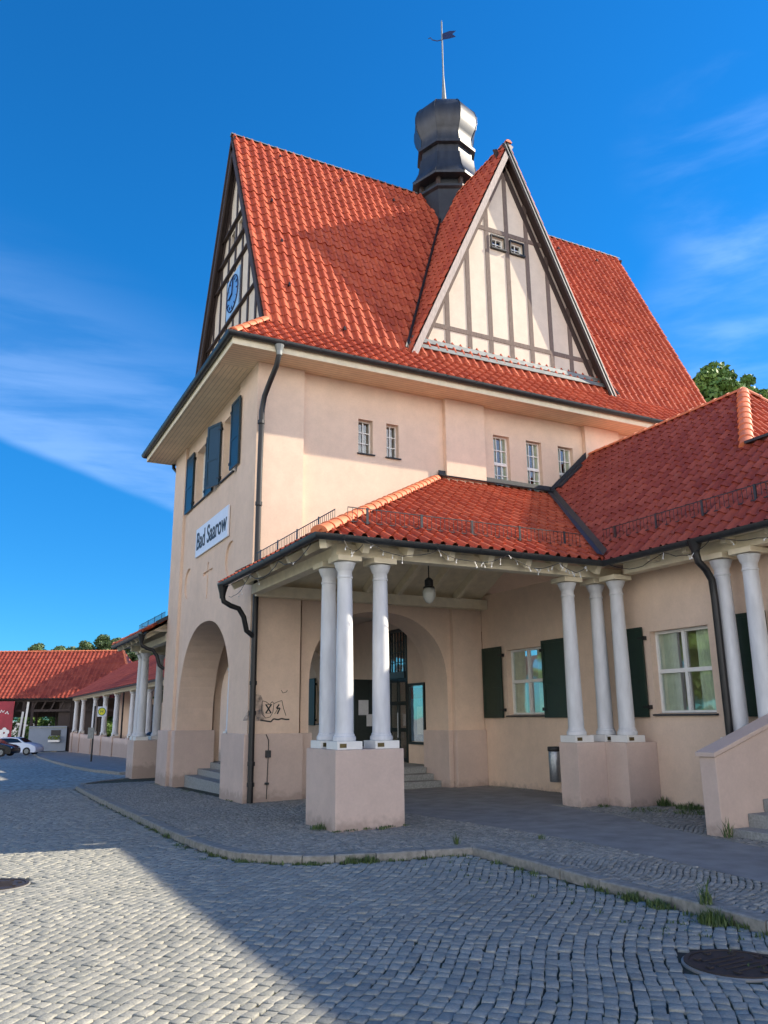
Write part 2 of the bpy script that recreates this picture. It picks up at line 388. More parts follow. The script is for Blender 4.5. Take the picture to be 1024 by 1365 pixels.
def ridge_tiles(name, a, b, r, parent, mat=None, step=.36, sq=.8):
    a = Vector(a); b = Vector(b); L = (b-a).length; d = (b-a)/L; n = max(1, int(L/step)); st = L/n
    sd = d.cross(Vector((0, 0, 1))).normalized(); up = sd.cross(d).normalized(); mb = MB(); K = 10
    for i in range(n):
        for ra, t in ((r*1.08, 0),):
            p0 = a+d*(i*st-.03); p1 = a+d*((i+1)*st+.0); vs = []
            for p, rr in ((p0, r*1.12), (p0+d*.05, r*1.12), (p0+d*.055, r*1.03), (p1, r*.94)):
                for k in range(K+1):
                    t = math.pi*k/K; vs.append(p+sd*math.cos(t)*rr+up*(math.sin(t)*rr*sq-.02))
            fs = [(q*(K+1)+k, q*(K+1)+k+1, (q+1)*(K+1)+k+1, (q+1)*(K+1)+k) for q in range(3) for k in range(K)]
            fs.append(tuple(range(K+1)))
            mb.add(vs, fs)
    return obj(name, mb, mat or M['ridge'], parent, smooth=True, recalc=False)
def gutter(name, pts, r, parent, mat=None):
    """half-round gutter along a polyline with its fascia lip"""
    pts = [Vector(p) for p in pts]; mb = MB(); K = 8; rings = []
    for i, p in enumerate(pts):
        dirs = []
        if i > 0: dirs.append((p-pts[i-1]).normalized())
        if i < len(pts)-1: dirs.append((pts[i+1]-p).normalized())
        d = sum(dirs, Vector()).normalized(); sd = d.cross(Vector((0, 0, 1))).normalized()
        sc = 1/max(.5, abs(dirs[0].cross(Vector((0, 0, 1))).normalized().dot(sd)))
        R = []
        for k in range(K+1):
            t = math.pi*k/K; R.append(p+sd*math.cos(t)*r*sc+Vector((0, 0, -math.sin(t)*r*1.15)))
        for k in range(K, -1, -1):
            t = math.pi*k/K; R.append(p+sd*math.cos(t)*(r-.012)*sc+Vector((0, 0, -math.sin(t)*(r-.012)*1.15)))
        rings.append(R)
    n = len(rings[0]); vs = [q for R in rings for q in R]
    fs = [(i*n+k, i*n+(k+1) % n, (i+1)*n+(k+1) % n, (i+1)*n+k) for i in range(len(rings)-1) for k in range(n)]
    fs += [tuple(range(n)), tuple((len(rings)-1)*n+k for k in range(n))]
    mb.add(vs, fs)
    for i in range(len(pts)-1):
        a, b = pts[i], pts[i+1]; L = (b-a).length; d = (b-a)/L
        k = .4
        while k < L:
            p = a+d*k; sd = d.cross(Vector((0, 0, 1))).normalized()
            mb.bar(p+sd*(r+.004)+Vector((0, 0, -.0)), p+sd*(r*.72)+Vector((0, 0, -r*.85)), .03, .01)
            mb.bar(p-sd*(r+.004)+Vector((0, 0, -.0)), p-sd*(r*.72)+Vector((0, 0, -r*.85)), .03, .01)
            k += .85
    return obj(name, mb, mat or M['gutter'], parent, smooth=True)
def window(parent, O, u, n, w, h, cols, rows, depth=.14, fr=.05, curtain=True, mat=None, sill=True, mull=None, trans=None, name='window', ctop=.0):
    """casement set back in its opening; O = lower left corner of the opening on the wall face"""
    O = Vector(O); u = Vector(u); n = Vector(n); z = Vector((0, 0, 1)); mat = mat or M['white']
    B = O-n*depth; f = MB()
    def bb(a0, a1, c0, c1, t0, t1, mb):
        p = [B+u*a+z*c-n*t for t in (t0, t1) for c in (c0, c1) for a in (a0, a1)]
        mb.add(p, [(0, 1, 3, 2), (4, 6, 7, 5), (0, 4, 5, 1), (2, 3, 7, 6), (0, 2, 6, 4), (1, 5, 7, 3)])
    bb(0, fr, 0, h, 0, .06, f); bb(w-fr, w, 0, h, 0, .06, f); bb(fr, w-fr, 0, fr, 0, .06, f); bb(fr, w-fr, h-fr, h, 0, .06, f)
    if trans: bb(fr, w-fr, trans-.035, trans+.035, -.012, .05, f)
    if mull:
        for a in mull: bb(a-.035, a+.035, fr, h-fr, -.01, .05, f)
    for i in range(1, cols): a = fr+(w-2*fr)*i/cols; bb(a-.011, a+.011, fr, h-fr, .006, .03, f)
    for j in range(1, rows): c = fr+(h-2*fr)*j/rows; bb(fr, w-fr, c-.011, c+.011, .008, .032, f)
    fo = obj(name, f, mat, parent)
    p = MB(); bb(fr, w-fr, fr, h-fr, .034, .04, p); obj('pane', p, M['glass'], fo)
    if sill:
        s = MB(); q = O+u*(-.04)
        pts = [q+n*.06+z*(-.04), q+n*.06+z*(-.015), q-n*(depth-.002)+z*.012, q-n*(depth-.002)+z*(-.03)]
        s.prism(pts, u*(w+.08)); obj('sill', s, M['lead'], fo)
    if curtain:
        c = MB(); K = 40
        for side in (0, 1):
            vs = []
            for k in range(K+1):
                a = (.03+(w*.30)*k/K) if side == 0 else (w*.66+(w*.30)*k/K)
                off = .07+.018*math.sin(k*1.15+side)+.01*math.sin(k*.5)
                for zz in (.03, h-ctop): vs.append(B+u*a+z*zz-n*off)
            c.add(vs, [(2*k, 2*k+2, 2*k+3, 2*k+1) for k in range(K)])
        obj('curtain', c, M['curtain'], fo, smooth=True, recalc=False)
    return fo
def shutter(parent, O, u, n, w, h, mat, tilt=0):
    """board shutter folded open on the wall; O lower corner nearest the hinge"""
    O = Vector(O); u = Vector(u); n = Vector(n); z = Vector((0, 0, 1))
    if tilt: u = (u*math.cos(tilt)+n*math.sin(tilt)); n = u.cross(z)*(1 if u.cross(z).dot(n) > 0 else -1)
    B = O+n*.03; f = MB()
    def bb(a0, a1, c0, c1, t0, t1, mb):
        p = [B+u*a+z*c+n*t for t in (t0, t1) for c in (c0, c1) for a in (a0, a1)]
        mb.add(p, [(0, 2, 3, 1), (4, 5, 7, 6), (0, 1, 5, 4), (2, 6, 7, 3), (0, 4, 6, 2), (1, 3, 7, 5)])
    bb(0, w, 0, h, 0, .03, f)
    s = .07
    bb(0, s, 0, h, .032, .042, f); bb(w-s, w, 0, h, .032, .042, f)
    for c in (0, h*.42, h-s): bb(s+.001, w-s-.001, c, c+s, .032, .042, f)
    o = obj('shutter', f, mat, parent)
    for c in (.16, h-.22):
        hm = MB(); bb(-.05, .1, c, c+.035, .043, .052, hm); bb(-.06, -.03, c-.02, c+.05, -.03, .045, hm)
        obj('hinge', hm, M['black'], o)
    return o
def stroke(mb, pts, w, n, d):
    n = Vector(n)
    for a, b in zip(pts, pts[1:]): mb.bar(Vector(a)+n*d, Vector(b)+n*d, w, .004, up=n)
def text(name, s, O, u, v, size, mat, parent, sx=1.0, ext=.004):
    cu = bpy.data.curves.new(name, 'FONT'); cu.body = s; cu.size = 1; cu.extrude = ext/size; cu.align_x = 'CENTER'; cu.align_y = 'CENTER'
    cu.offset = .012
    o = bpy.data.objects.new(name, cu); COL.objects.link(o); bpy.context.view_layer.update()
    me = bpy.data.meshes.new_from_object(o.evaluated_get(bpy.context.evaluated_depsgraph_get())); bpy.data.objects.remove(o)
    u = Vector(u).normalized(); v = Vector(v).normalized(); n = u.cross(v)
    mt = Matrix((u*size*sx, v*size, n*size)).transposed().to_4x4(); mt.translation = Vector(O)
    me.transform(mt); me.materials.clear(); me.materials.append(mat); me.name = name
    return place(name, me, parent)
X, Y, Z = Vector((1, 0, 0)), Vector((0, 1, 0)), Vector((0, 0, 1))
#==PART2==
# ------------------------------------------------------------------ the station building
YR, ZR, ZE = 20.5, 18.8, 9.86        # ridge line, ridge height, height of the roof surface at the eave
st = thing('station_building', 'peach plastered station building with steep red tiled roof, half-timbered gables and a small metal turret', 'station', (13, 20.5, 0))
# upper storey
def outer_wall(name, O, u, n, outer, holes, th, mat=None): return obj(name, wall(O, u, Z, n, outer, holes, th), mat or M['wall'], st)
SPL = 4.62
front_holes = [rect(7.89, 8.28, 7.84, 8.71), rect(8.66, 9.00, 7.84, 8.71), rect(11.86, 12.38, 7.46, 8.92), rect(12.94, 13.45, 7.46, 8.92), rect(14.03, 14.56, 7.46, 8.92)]
outer_wall('wall', (0, 16.66, 0), X, -Y, rect(5.36, 20.98, SPL, 9.62), front_holes, .34)
for a, b in ((5.28, 6.42), (10.30, 11.50), (14.93, 16.2), (19.7, 21.06)):
    o = MB().box(a, b, 16.52, 16.657, SPL if a < 20 else SPL, 9.62); obj('pilaster', o, M['wall'], st)
# side facing the forecourt: recess with windows, blind oculi and the cross-shaped recess
def circ(cy, cz, r, k=28): return [(cy+r*math.cos(2*math.pi*i/k), cz+r*math.sin(2*math.pi*i/k)) for i in range(k)]
cross = [(20.46, 4.66), (20.58, 4.66), (20.58, 5.30), (20.98, 5.30), (20.98, 5.40), (20.58, 5.40), (20.58, 5.62), (20.46, 5.62), (20.46, 5.40), (20.06, 5.40), (20.06, 5.30), (20.46, 5.30)]
side_wins = [rect(21.15, 22.32, 7.55, 9.18), rect(18.46, 19.55, 7.55, 9.18)]
outer_wall('wall', (5.36, 0, 0), Y, -X, rect(16.66, 24.54, SPL, 9.62), side_wins+[circ(22.62, 5.35, .44), circ(18.5, 5.35, .44), cross], .34)
obj('blind_recess', MB().box(5.41, 5.5, 17.9, 23.2, 4.64, 5.95), M['wall'], st)
for a, b in ((16.66, 17.94), (23.38, 24.54)):
    obj('pilaster', MB().box(5.28, 5.357, a, b, SPL, 9.62), M['wall'], st)
obj('pilaster', MB().box(5.28, 6.2, 24.543, 24.68, -.4, 9.62), M['wall'], st)
outer_wall('wall', (0, 24.54, 0), -X, Y, rect(-20.98, -5.7, SPL, 9.62), [], .34)
outer_wall('wall', (20.98, 0, 0), -Y, X, rect(-24.2, -17.0, -.3, 9.62), [], .34)
# ground floor arcade, thick walls
outer_wall('arcade_wall', (0, 16.66, 0), X, -Y, rect(6.5, 11.15, -.3, SPL), [archpoly(8.455, 1.765, -.2, 2.35, 1.66)], 1.05)
outer_wall('arcade_wall', (5.36, 0, 0), Y, -X, rect(16.66, 24.54, -.4, SPL), [archpoly(20.58, 2.53, -.3, 1.55, 2.52)], 1.0)
outer_wall('arcade_wall', (0, 24.54, 0), -X, Y, rect(-11.15, -6.5, -.4, SPL), [archpoly(-8.455, 1.765, -.3, 2.2, 1.8)], 1.05)
for a, b in ((16.66, 17.94), (23.38, 24.54)):
    obj('pilaster', MB().box(5.28, 5.357, a, b, 1.2, SPL), M['wall'], st)
obj('pilaster', MB().box(5.28, 6.42, 16.52, 16.657, 1.2, SPL), M['wall'], st)
obj('pilaster', MB().box(10.33, 11.15, 16.52, 16.657, 1.2, SPL), M['wall'], st)
# projecting plinth with a bevelled top
def plinth(mb): return obj('plinth', mb, M['plinth'], st, bevel=.018)
plinth(MB().box(5.2, 6.5, 16.45, 18.1, -.3, 1.33)); plinth(MB().box(6.503, 6.745, 16.585, 17.77, -.3, 1.33))
plinth(MB().box(5.2, 6.42, 23.40, 24.76, -.5, 1.33)); plinth(MB().box(5.29, 6.42, 23.0, 23.397, -.5, 1.33))
plinth(MB().box(10.17, 10.30, 16.585, 17.77, -.2, 1.33)); plinth(MB().box(10.303, 11.147, 16.45, 17.2, -.2, 1.33))
# entrance hall behind the arches
obj('hall_wall', wall((10.62, 0, 0), Y, Z, -X, rect(17.72, 23.48, -.2, 4.5), [rect(19.35, 20.55, .46, 4.02)], .3), M['wall'], st)
obj('hall_ceiling', MB().box(6.37, 10.6, 17.73, 23.47, 4.42, 4.5), M['infill'], st)
obj('hall_floor', MB().box(6.5, 10.6, 17.78, 23.4, .2, .47), M['stone'], st)
sp = obj('steps', (lambda m_: [m_.box(5.62+.35*i, 6.6, 18.105, 22.995, -.3, .0+.155*(i+1)) for i in range(3)][-1])(MB()), M['stone'], st, bevel=.012)
obj('steps', (lambda m_: [m_.box(6.75, 10.165, 16.95+.34*i, 17.9, -.2, .06+.132*(i+1)) for i in range(3)][-1])(MB()), M['stone'], st, bevel=.012)
obj('steps', (lambda m_: [m_.box(6.6, 10.3, 23.3, 24.3-.34*i, -.5, -.1+.17*(i+1)) for i in range(3)][-1])(MB()), M['stone'], st, bevel=.012)
# door with transom lights
d = MB(); ly, hy = 19.35, 20.55
for a, b in ((ly, ly+.09), (hy-.09, hy)): d.box(10.60, 10.72, a, b, .47, 4.02)
d.box(10.60, 10.72, ly+.091, hy-.091, 3.93, 4.02); d.box(10.57, 10.72, ly+.091, hy-.091, 2.66, 2.84)
for k in range(1, 6): d.box(10.64, 10.68, ly+.09+k*(hy-ly-.18)/6-.014, ly+.09+k*(hy-ly-.18)/6+.014, 2.841, 3.929)
for zz in (3.1, 3.38, 3.66): d.box(10.645, 10.675, ly+.092, hy-.092, zz-.012, zz+.012)
d.box(10.62, 10.70, 19.92, 19.98, .48, 2.659)
for zz in (.48, 1.25, 1.95, 2.56): d.box(10.63, 10.69, ly+.092, hy-.092, zz, zz+.1)
do = obj('door', d, M['door'], st)
obj('pane', MB().box(10.655, 10.662, ly+.05, hy-.05, .5, 3.98), M['glass'], do)
obj('handle', MB().tube([(10.58, 19.86, 1.1), (10.58, 19.86, 1.75)], .016), M['steel'], do)
lf = MB().box(9.62, 10.52, 20.60, 20.645, .49, 2.66)
for k in (0, 1):
    for j in range(3): lf.box(9.70+k*.4, 10.04+k*.4, 20.585, 20.599, .62+j*.68, 1.2+j*.68)
leaf = obj('door_leaf', lf, M['door'], st)
obj('notice', MB().box(9.74, 10.04, 20.57, 20.578, 1.7, 2.1), M['paper'], leaf); obj('notice', MB().box(9.98, 10.2, 20.565, 20.572, 1.4, 1.72), M['paper'], leaf)
nb = MB()
for a, b, c, e in ((18.35, 18.41, .95, 2.5), (19.14, 19.2, .95, 2.5), (18.41, 19.14, .95, 1.01), (18.41, 19.14, 2.44, 2.5)): nb.box(10.54, 10.62, a, b, c, e)
nbo = tag(obj('notice_board', nb, M['door']), 'glazed notice board with posters hung on the wall right of the station entrance door', 'notice board')
po = MB().box(10.585, 10.59, 18.43, 19.12, 1.03, 2.42); obj('poster', po, M['poster'], nbo)
obj('poster', MB().box(10.576, 10.582, 18.46, 19.08, 2.1, 2.38), M['banner'], nbo, label='red headed poster'); obj('poster', MB().box(10.576, 10.582, 18.5, 18.8, 1.2, 1.9), M['paper'], nbo)
obj('pane', MB().box(10.553, 10.558, 18.42, 19.13, 1.02, 2.43), M['glass'], nbo)
# windows of the upper floor
for (a, b, c, e) in ((7.89, 8.28, 7.84, 8.71), (8.66, 9.00, 7.84, 8.71)):
    window(st, (a, 16.66, c), X, -Y, b-a, e-c, 2, 3, depth=.15, fr=.028, curtain=False)
for (a, b, c, e) in ((11.86, 12.38, 7.46, 8.92), (12.94, 13.45, 7.46, 8.92), (14.03, 14.56, 7.46, 8.92)):
    window(st, (a, 16.66, c), X, -Y, b-a, e-c, 3, 4, depth=.13, fr=.035, trans=(e-c)*.47, ctop=.02)
for (a, b) in ((21.15, 22.32), (18.46, 19.55)):
    window(st, (5.36, b, 7.55), -Y, -X, b-a, 1.63, 4, 5, depth=.2, fr=.06, trans=.86, mull=[(b-a)/2])
shutter(st, (5.357, 22.42, 7.5), Y, -X, .84, 1.72, M['shutter_b'])
shutter(st, (5.357, 21.05, 7.5), -Y, -X, .74, 1.72, M['shutter_b'])
shutter(st, (5.357, 19.65, 7.5), Y, -X, .62, 1.72, M['shutter_b'], tilt=.3)
shutter(st, (5.277, 18.38, 7.5), -Y, -X, .7, 1.72, M['shutter_b'])
# soffit, fascia, gutter
EX, EY, FX, FY = 4.42, 15.78, 22.0, 25.22
so = MB(); so.box(EX+.06, FX-.06, EY+.06, 17.0, 9.622, 9.65); obj('soffit', so, M['soffit_y'], st)
so = MB(); so.box(EX+.06, 5.7, 17.003, FY-.06, 9.622, 9.65); obj('soffit', so, M['soffit_x'], st)
so = MB(); so.box(5.703, FX-.06, 24.2, FY-.06, 9.622, 9.65); so.box(20.6, FX-.06, 17.003, 24.19, 9.622, 9.65); obj('soffit', so, M['soffit_y'], st)
fa = MB(); fa.box(EX+.03, FX-.03, EY+.03, EY+.057, 9.60, 9.84); fa.box(EX+.03, EX+.057, EY+.058, FY-.058, 9.60, 9.84); fa.box(EX+.03, FX-.03, FY-.057, FY-.03, 9.60, 9.84); fa.box(FX-.057, FX-.03, EY+.058, FY-.058, 9.60, 9.84)
obj('fascia', fa, M['cream'], st)
co = MB(); co.box(5.36, 10.297, 16.60, 16.655, 9.55, 9.618); co.box(11.503, 14.927, 16.60, 16.655, 9.55, 9.618); co.box(5.30, 5.355, 17.943, 23.377, 9.55, 9.618)
gutter('gutter', [(EX-.05, FY+.05, ZE-.02), (EX-.05, EY-.05, ZE-.02), (FX+.05, EY-.05, ZE-.02), (FX+.05, FY+.05, ZE-.02), (EX-.05, FY+.05, ZE-.02)], .088, st)
KS = .955; ZB = ZE+KS*1.08; YB = EY+1.08    # break line between the flared foot and the steep roof
SL = (ZR-ZB)/(YR-YB)
vf = Vector((0, 1, KS)); vs_ = Vector((0, 1, SL)); XL, XR = 5.5, 20.86
kick = math.hypot(1.08, ZB-ZE); steep = math.hypot(YR-YB, ZR-ZB)
tiled('roof_foot', (EX-.04, EY-.04, ZE-.04*KS), X, vf, FX-EX+.1, kick+.06, [((EX, EY, 0), (1, -1, 0)), ((FX, EY, 0), (-1, -1, 0)), ((0, YB, 0), (0, -1, 0))], M['tile'], st, row=.30)
tiled('roof_slope', (XL, YB, ZB), X, vs_, XR-XL, steep, [((XR, 0, 0), (-1, 0, 0)), ((0, YR, 0), (0, -1, 0))], M['tile'], st)
vl_ = Vector((1, 0, KS))
tiled('roof_foot', (EX-.04, FY+.04, ZE-.04*KS), -Y, vl_, FY-EY+.1, 2.2, [((EX, EY, 0), (-1, 1, 0)), ((EX, FY, 0), (-1, -1, 0)), ((5.78, 0, 0), (-1, 0, 0))], M['tile'], st, row=.30)
tiled('roof_foot', (FX+.04, EY, ZE-.04*KS), Y, Vector((-1, 0, KS)), FY-EY, 2.2, [((FX, EY, 0), (1, 1, 0)), ((FX, FY, 0), (1, -1, 0)), ((20.5, 0, 0), (1, 0, 0))], M['tile'], st, row=.30)
back = MB(); back.poly([(EX, FY, ZE), (FX, FY, ZE), (FX-1.08, FY-1.08, ZB), (EX+1.08, FY-1.08, ZB)]); back.poly([(XL, FY-1.08, ZB), (XR, FY-1.08, ZB), (XR, YR, ZR), (XL, YR, ZR)])
obj('rear_roof_slope', back, M['tile_old'], st)
ridge_tiles('ridge_tiles', (XL-.02, YR, ZR-.02), (11.9, YR, ZR-.02), .085, st, M['zinc'], step=.45)
ridge_tiles('ridge_tiles', (14.3, YR, ZR-.02), (XR+.02, YR, ZR-.02), .085, st, M['zinc'], step=.45)
ridge_tiles('hip_tiles', (EX+.02, EY+.02, ZE+.03), (XL+.02, EY+XL-EX+.02, ZB+.05), .12, st)
ridge_tiles('hip_tiles', (EX+.02, FY-.02, ZE+.03), (XL+.02, FY-XL+EX-.02, ZB+.05), .12, st)
# small roof hooks and vent tiles on the big slope
hk = MB()
for (x, t) in ((6.9, .93), (8.9, .9), (10.7, .87), (6.3, .18), (6.35, .4), (6.3, .62), (7.6, .03), (17.5, .9), (19.3, .9)):
    p = Vector((x, YB, ZB)).lerp(Vector((x, YR, ZR)), t); nn = Vector((0, -SL, 1)).normalized()
    hk.bar(p+nn*.03, p+nn*.15, .03, .05); hk.bar(p+nn*.13-Vector((0, .05, .1)), p+nn*.14, .05, .015)
obj('roof_hook', hk, M['black'], st)
# left gable
def beam(mb, a, b, w, t, up=(1, 0, 0)): mb.bar(a, b, w, t, up=up); return mb
XG = 5.76
def zg_(y): return ZB+SL*(min(y-YB, 2*YR-y-YB))   # underside line of the slope
gz0 = ZE+KS*(XG-EX)
gw = [(YB+.1, gz0-.3), (2*YR-YB-.1, gz0-.3), (2*YR-YB-.1, zg_(YB+.1)-.1), (YR, ZR-.35), (YB+.1, zg_(YB+.1)-.1)]
gws = [rect(19.92, 20.3, 15.15, 15.72), rect(20.7, 21.08, 15.15, 15.72)]
gb = obj('gable_wall', wall((XG, 0, 0), Y, Z, -X, gw, gws, .2), M['infill'], st)
for a in (19.92, 20.7): window(st, (XG, a+.38, 15.15), -Y, -X, .38, .57, 2, 2, depth=.08, fr=.04, curtain=False, mat=M['timber_dark'], sill=False)
for k in range(-5, 6):
    y = YR+.70*k
    if k == 0: segs = [(gz0-.1, 12.95), (14.25, 18.3)]
    else: segs = [(gz0-.1, zg_(y)-.3)]
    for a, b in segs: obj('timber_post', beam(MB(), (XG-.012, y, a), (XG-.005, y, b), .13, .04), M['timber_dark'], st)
def span(z): return (ZR-z)/SL-.14
for z0_, w_ in ((12.75, .13), (14.35, .14), (15.04, .16), (15.82, .16)):
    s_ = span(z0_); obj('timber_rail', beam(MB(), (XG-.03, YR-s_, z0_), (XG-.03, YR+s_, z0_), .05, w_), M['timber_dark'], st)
for sg in (-1, 1):
    y0 = YR+sg*(YR-YB); 
    bb_ = MB(); a = Vector((XL+.03, y0, ZB-.1)); b = Vector((XL+.03, YR, ZR-.1)); nn = Vector((0, sg*SL, 1)).normalized()
    bb_.bar(a-nn*.12, b-nn*.12, .05, .26, up=nn); bb_.bar(a-nn*.02+X*-.05, b-nn*.02+X*-.05, .035, .07, up=nn); obj('bargeboard', bb_, M['timber_dark'], st)
    un = MB(); q = [(XL+.06, y0, ZB-.1), (XG+.02, y0, ZB-.1), (XG+.02, YR, ZR-.1), (XL+.06, YR, ZR-.1)]
    un.prism([Vector(p)-nn*.05 for p in q], -nn*.03); obj('verge_boards', un, M['timber_dark'], st)
    rf = MB(); rf.bar(Vector((XG-.03, y0, ZB-.32)), Vector((XG-.03, YR, ZR-.38)), .06, .2, up=nn); obj('timber_rafter', rf, M['timber_dark'], st)
# right gable, seen only at its edge
gr = MB(); gr.prism([(20.5, YB+.1, ZB-.3), (20.5, 2*YR-YB-.1, ZB-.3), (20.5, YR, ZR-.35)], (.2, 0, 0)); obj('gable_wall', gr, M['infill'], st)
for sg in (-1, 1):
    y0 = YR+sg*(YR-YB); nn = Vector((0, sg*SL, 1)).normalized(); bb_ = MB(); bb_.bar(Vector((XR-.03, y0, ZB-.1))-nn*.1, Vector((XR-.03, YR, ZR-.1))-nn*.1, .05, .26, up=nn); obj('bargeboard', bb_, M['timber_dark'], st)
# clock
cl = obj('clock_panel', MB().box(XG-.05, XG-.022, YR-.6, YR+.6, 12.88, 14.12), M['clock_panel'], st)
K = 40; ring = MB().tube([(XG-.06, YR+.54*math.cos(2*math.pi*i/K), 13.5+.54*math.sin(2*math.pi*i/K)) for i in range(K+1)], .022, 8); obj('clock_rim', ring, M['navy'], cl)
obj('clock_face', MB().prism([(XG-.056, YR+.53*math.cos(2*math.pi*i/K), 13.5+.53*math.sin(2*math.pi*i/K)) for i in range(K)], (.005, 0, 0)), M['clock'], cl)
tk = MB()
for i in range(12):
    a = 2*math.pi*i/12; tk.bar((XG-.062, YR+.39*math.cos(a), 13.5+.39*math.sin(a)), (XG-.062, YR+.49*math.cos(a), 13.5+.49*math.sin(a)), .012, .035, up=(1, 0, 0))
obj('clock_marks', tk, M['navy'], cl)
hd = MB(); hd.bar((XG-.075, YR, 13.5), (XG-.075, YR+.3, 13.42), .012, .05, up=(1, 0, 0)); hd.bar((XG-.08, YR, 13.5), (XG-.08, YR-.08, 14.0), .012, .035, up=(1, 0, 0)); obj('clock_hand', hd, M['navy'], cl)
# ---- cross gable on the front
DX, DH, DY0, DYW, DZ = 12.98, 3.52, 16.78, 17.1, 18.52
DS = (DZ-ZB)/DH; nL = Vector((-DS, 0, 1)).normalized(); nR = Vector((DS, 0, 1)).normalized()
mainn = Vector((0, -SL, 1)).normalized(); mp = Vector((0, YB, ZB))
ro = tiled('gable_roof_slope', (DX-DH, 21, ZB), -Y, Vector((1, 0, DS)), 21-DY0, math.hypot(DH, DZ-ZB), [((0, DY0, 0), (0, 1, 0)), (mp, mainn), ((DX, 0, 0), (-1, 0, 0))], M['tile'], st)
ro = tiled('gable_roof_slope', (DX+DH, DY0, ZB), Y, Vector((-1, 0, DS)), 21-DY0, math.hypot(DH, DZ-ZB), [((0, DY0, 0), (0, 1, 0)), (mp, mainn), ((DX, 0, 0), (1, 0, 0))], M['tile'], st)
ridge_tiles('ridge_tiles', (DX, DY0-.03, DZ-.01), (DX, YR-.3, DZ-.01), .1, st)
dgw = [(DX-DH+.12, ZB+.0), (DX+DH-.12, ZB+.0), (DX, DZ-.3)]
dh = [rect(12.42, 12.86, 14.95, 15.33), rect(13.10, 13.54, 14.95, 15.33)]
obj('gable_wall', wall((0, DYW, 0), X, Z, -Y, dgw, dh, .15), M['infill'], st)
for a, b, c, e in ((12.42, 12.86, 14.95, 15.33), (13.10, 13.54, 14.95, 15.33)):
    window(st, (a, DYW, c), X, -Y, b-a, e-c, 2, 2, depth=.07, fr=.045, curtain=False, sill=False)
    sm = MB(); sm.box(a-.05, b+.05, DYW-.09, DYW+.01, c-.05, c-.003); sm.box(a-.035, a-.003, DYW-.06, DYW-.0, c, e); sm.box(b+.003, b+.035, DYW-.06, DYW, c, e); sm.box(a-.035, b+.035, DYW-.06, DYW, e+.003, e+.04); obj('window_surround', sm, M['black'], st)
bz = ZB+SL*(DYW-YB)-.1
def dzl(x): return ZB+DS*(DH-abs(x-DX))
for k in range(-4, 5):
    x = DX+.72*k
    segs = [(bz, dzl(x)-.22)]
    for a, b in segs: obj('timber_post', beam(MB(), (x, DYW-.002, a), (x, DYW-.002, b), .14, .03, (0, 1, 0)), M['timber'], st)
def dsp(z): return (DZ-z)/DS-.1
for z0_, w_ in ((12.0, .13), (14.86, .0), (15.52, .14)):
    if w_ == 0: continue
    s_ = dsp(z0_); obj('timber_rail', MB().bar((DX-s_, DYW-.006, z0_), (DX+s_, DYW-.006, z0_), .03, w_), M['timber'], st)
for sg in (-1, 1):
    nn = Vector((sg*DS, 0, 1)).normalized(); a = Vector((DX+sg*DH, 0, ZB)); b = Vector((DX, 0, DZ))
    b1 = MB(); b1.bar(a-nn*.13+Y*(DY0+.02), b-nn*.13+Y*(DY0+.02), .04, .17, up=nn); obj('bargeboard', b1, M['timber_pale'] if sg < 0 else M['timber_dark'], st)  # left board in pale timber, right board in dark timber
    if sg > 0:
        b2 = MB(); b2.bar(a-nn*.14+Y*(DY0-.012), b-nn*.14+Y*(DY0-.012), .02, .035, up=nn); b2.bar(a-nn*.03+Y*(DY0-.01), b-nn*.03+Y*(DY0-.01), .02, .03, up=nn); obj('verge_strip', b2, M['zinc'], st)
    b3 = MB(); q = [a+Y*(DY0+.045), a+Y*(DYW+.02), b+Y*(DYW+.02), b+Y*(DY0+.045)]; b3.prism([p-nn*.06 for p in q], -nn*.03); obj('verge_boards', b3, M['timber_dark'], st)
    b4 = MB(); b4.bar(a-nn*.3+Y*(DYW-.01), b-nn*.3+Y*(DYW-.01), .04, .16, up=nn); obj('timber_rafter', b4, M['timber'] if sg < 0 else M['timber_dark'], st)
    # valley flashing where it meets the main slope
    top = Vector((DX, YB+(DZ-ZB)/SL, DZ)); lo = Vector((DX+sg*DH, YB, ZB)); v1 = MB(); off = (mainn+nn).normalized()*.12
    dd = (top-lo).normalized(); s1 = dd.cross(mainn).normalized(); s2 = dd.cross(nn).normalized()
    w1 = .16
    sgn = -sg
    e1 = -X*sg; 
    pa = (X*sg); pa = (pa-mainn*pa.dot(mainn)-dd*pa.dot(dd)).normalized(); pb = (-Y); pb = (pb-nn*pb.dot(nn)-dd*pb.dot(dd)).normalized()
    if pb.dot(pa) > .95: pb = -pb
    v1.add([lo+off, top+off, top+pa*w1+mainn*.12, lo+pa*w1+mainn*.12], [(0, 1, 2, 3)]); v1.add([lo+off, top+off, top+pb*.1+nn*.12, lo+pb*.1+nn*.12], [(0, 1, 2, 3)])
    obj('valley_flashing', v1, M['lead'], st, recalc=False)
fl = MB(); zf = ZB+SL*(DYW-.03-YB); fl.bar((DX-DH+.05, DYW-.17, ZB+SL*(DYW-.17-YB)+.15), (DX+DH-.05, DYW-.17, ZB+SL*(DYW-.17-YB)+.2), .16, .02, up=(0, -.9, .45)); fl.bar((DX-DH+.2, DYW-.05, bz+.12), (DX+DH-.2, DYW-.05, bz+.12), .04, .12)
obj('apron_flashing', fl, M['zinc'], st)
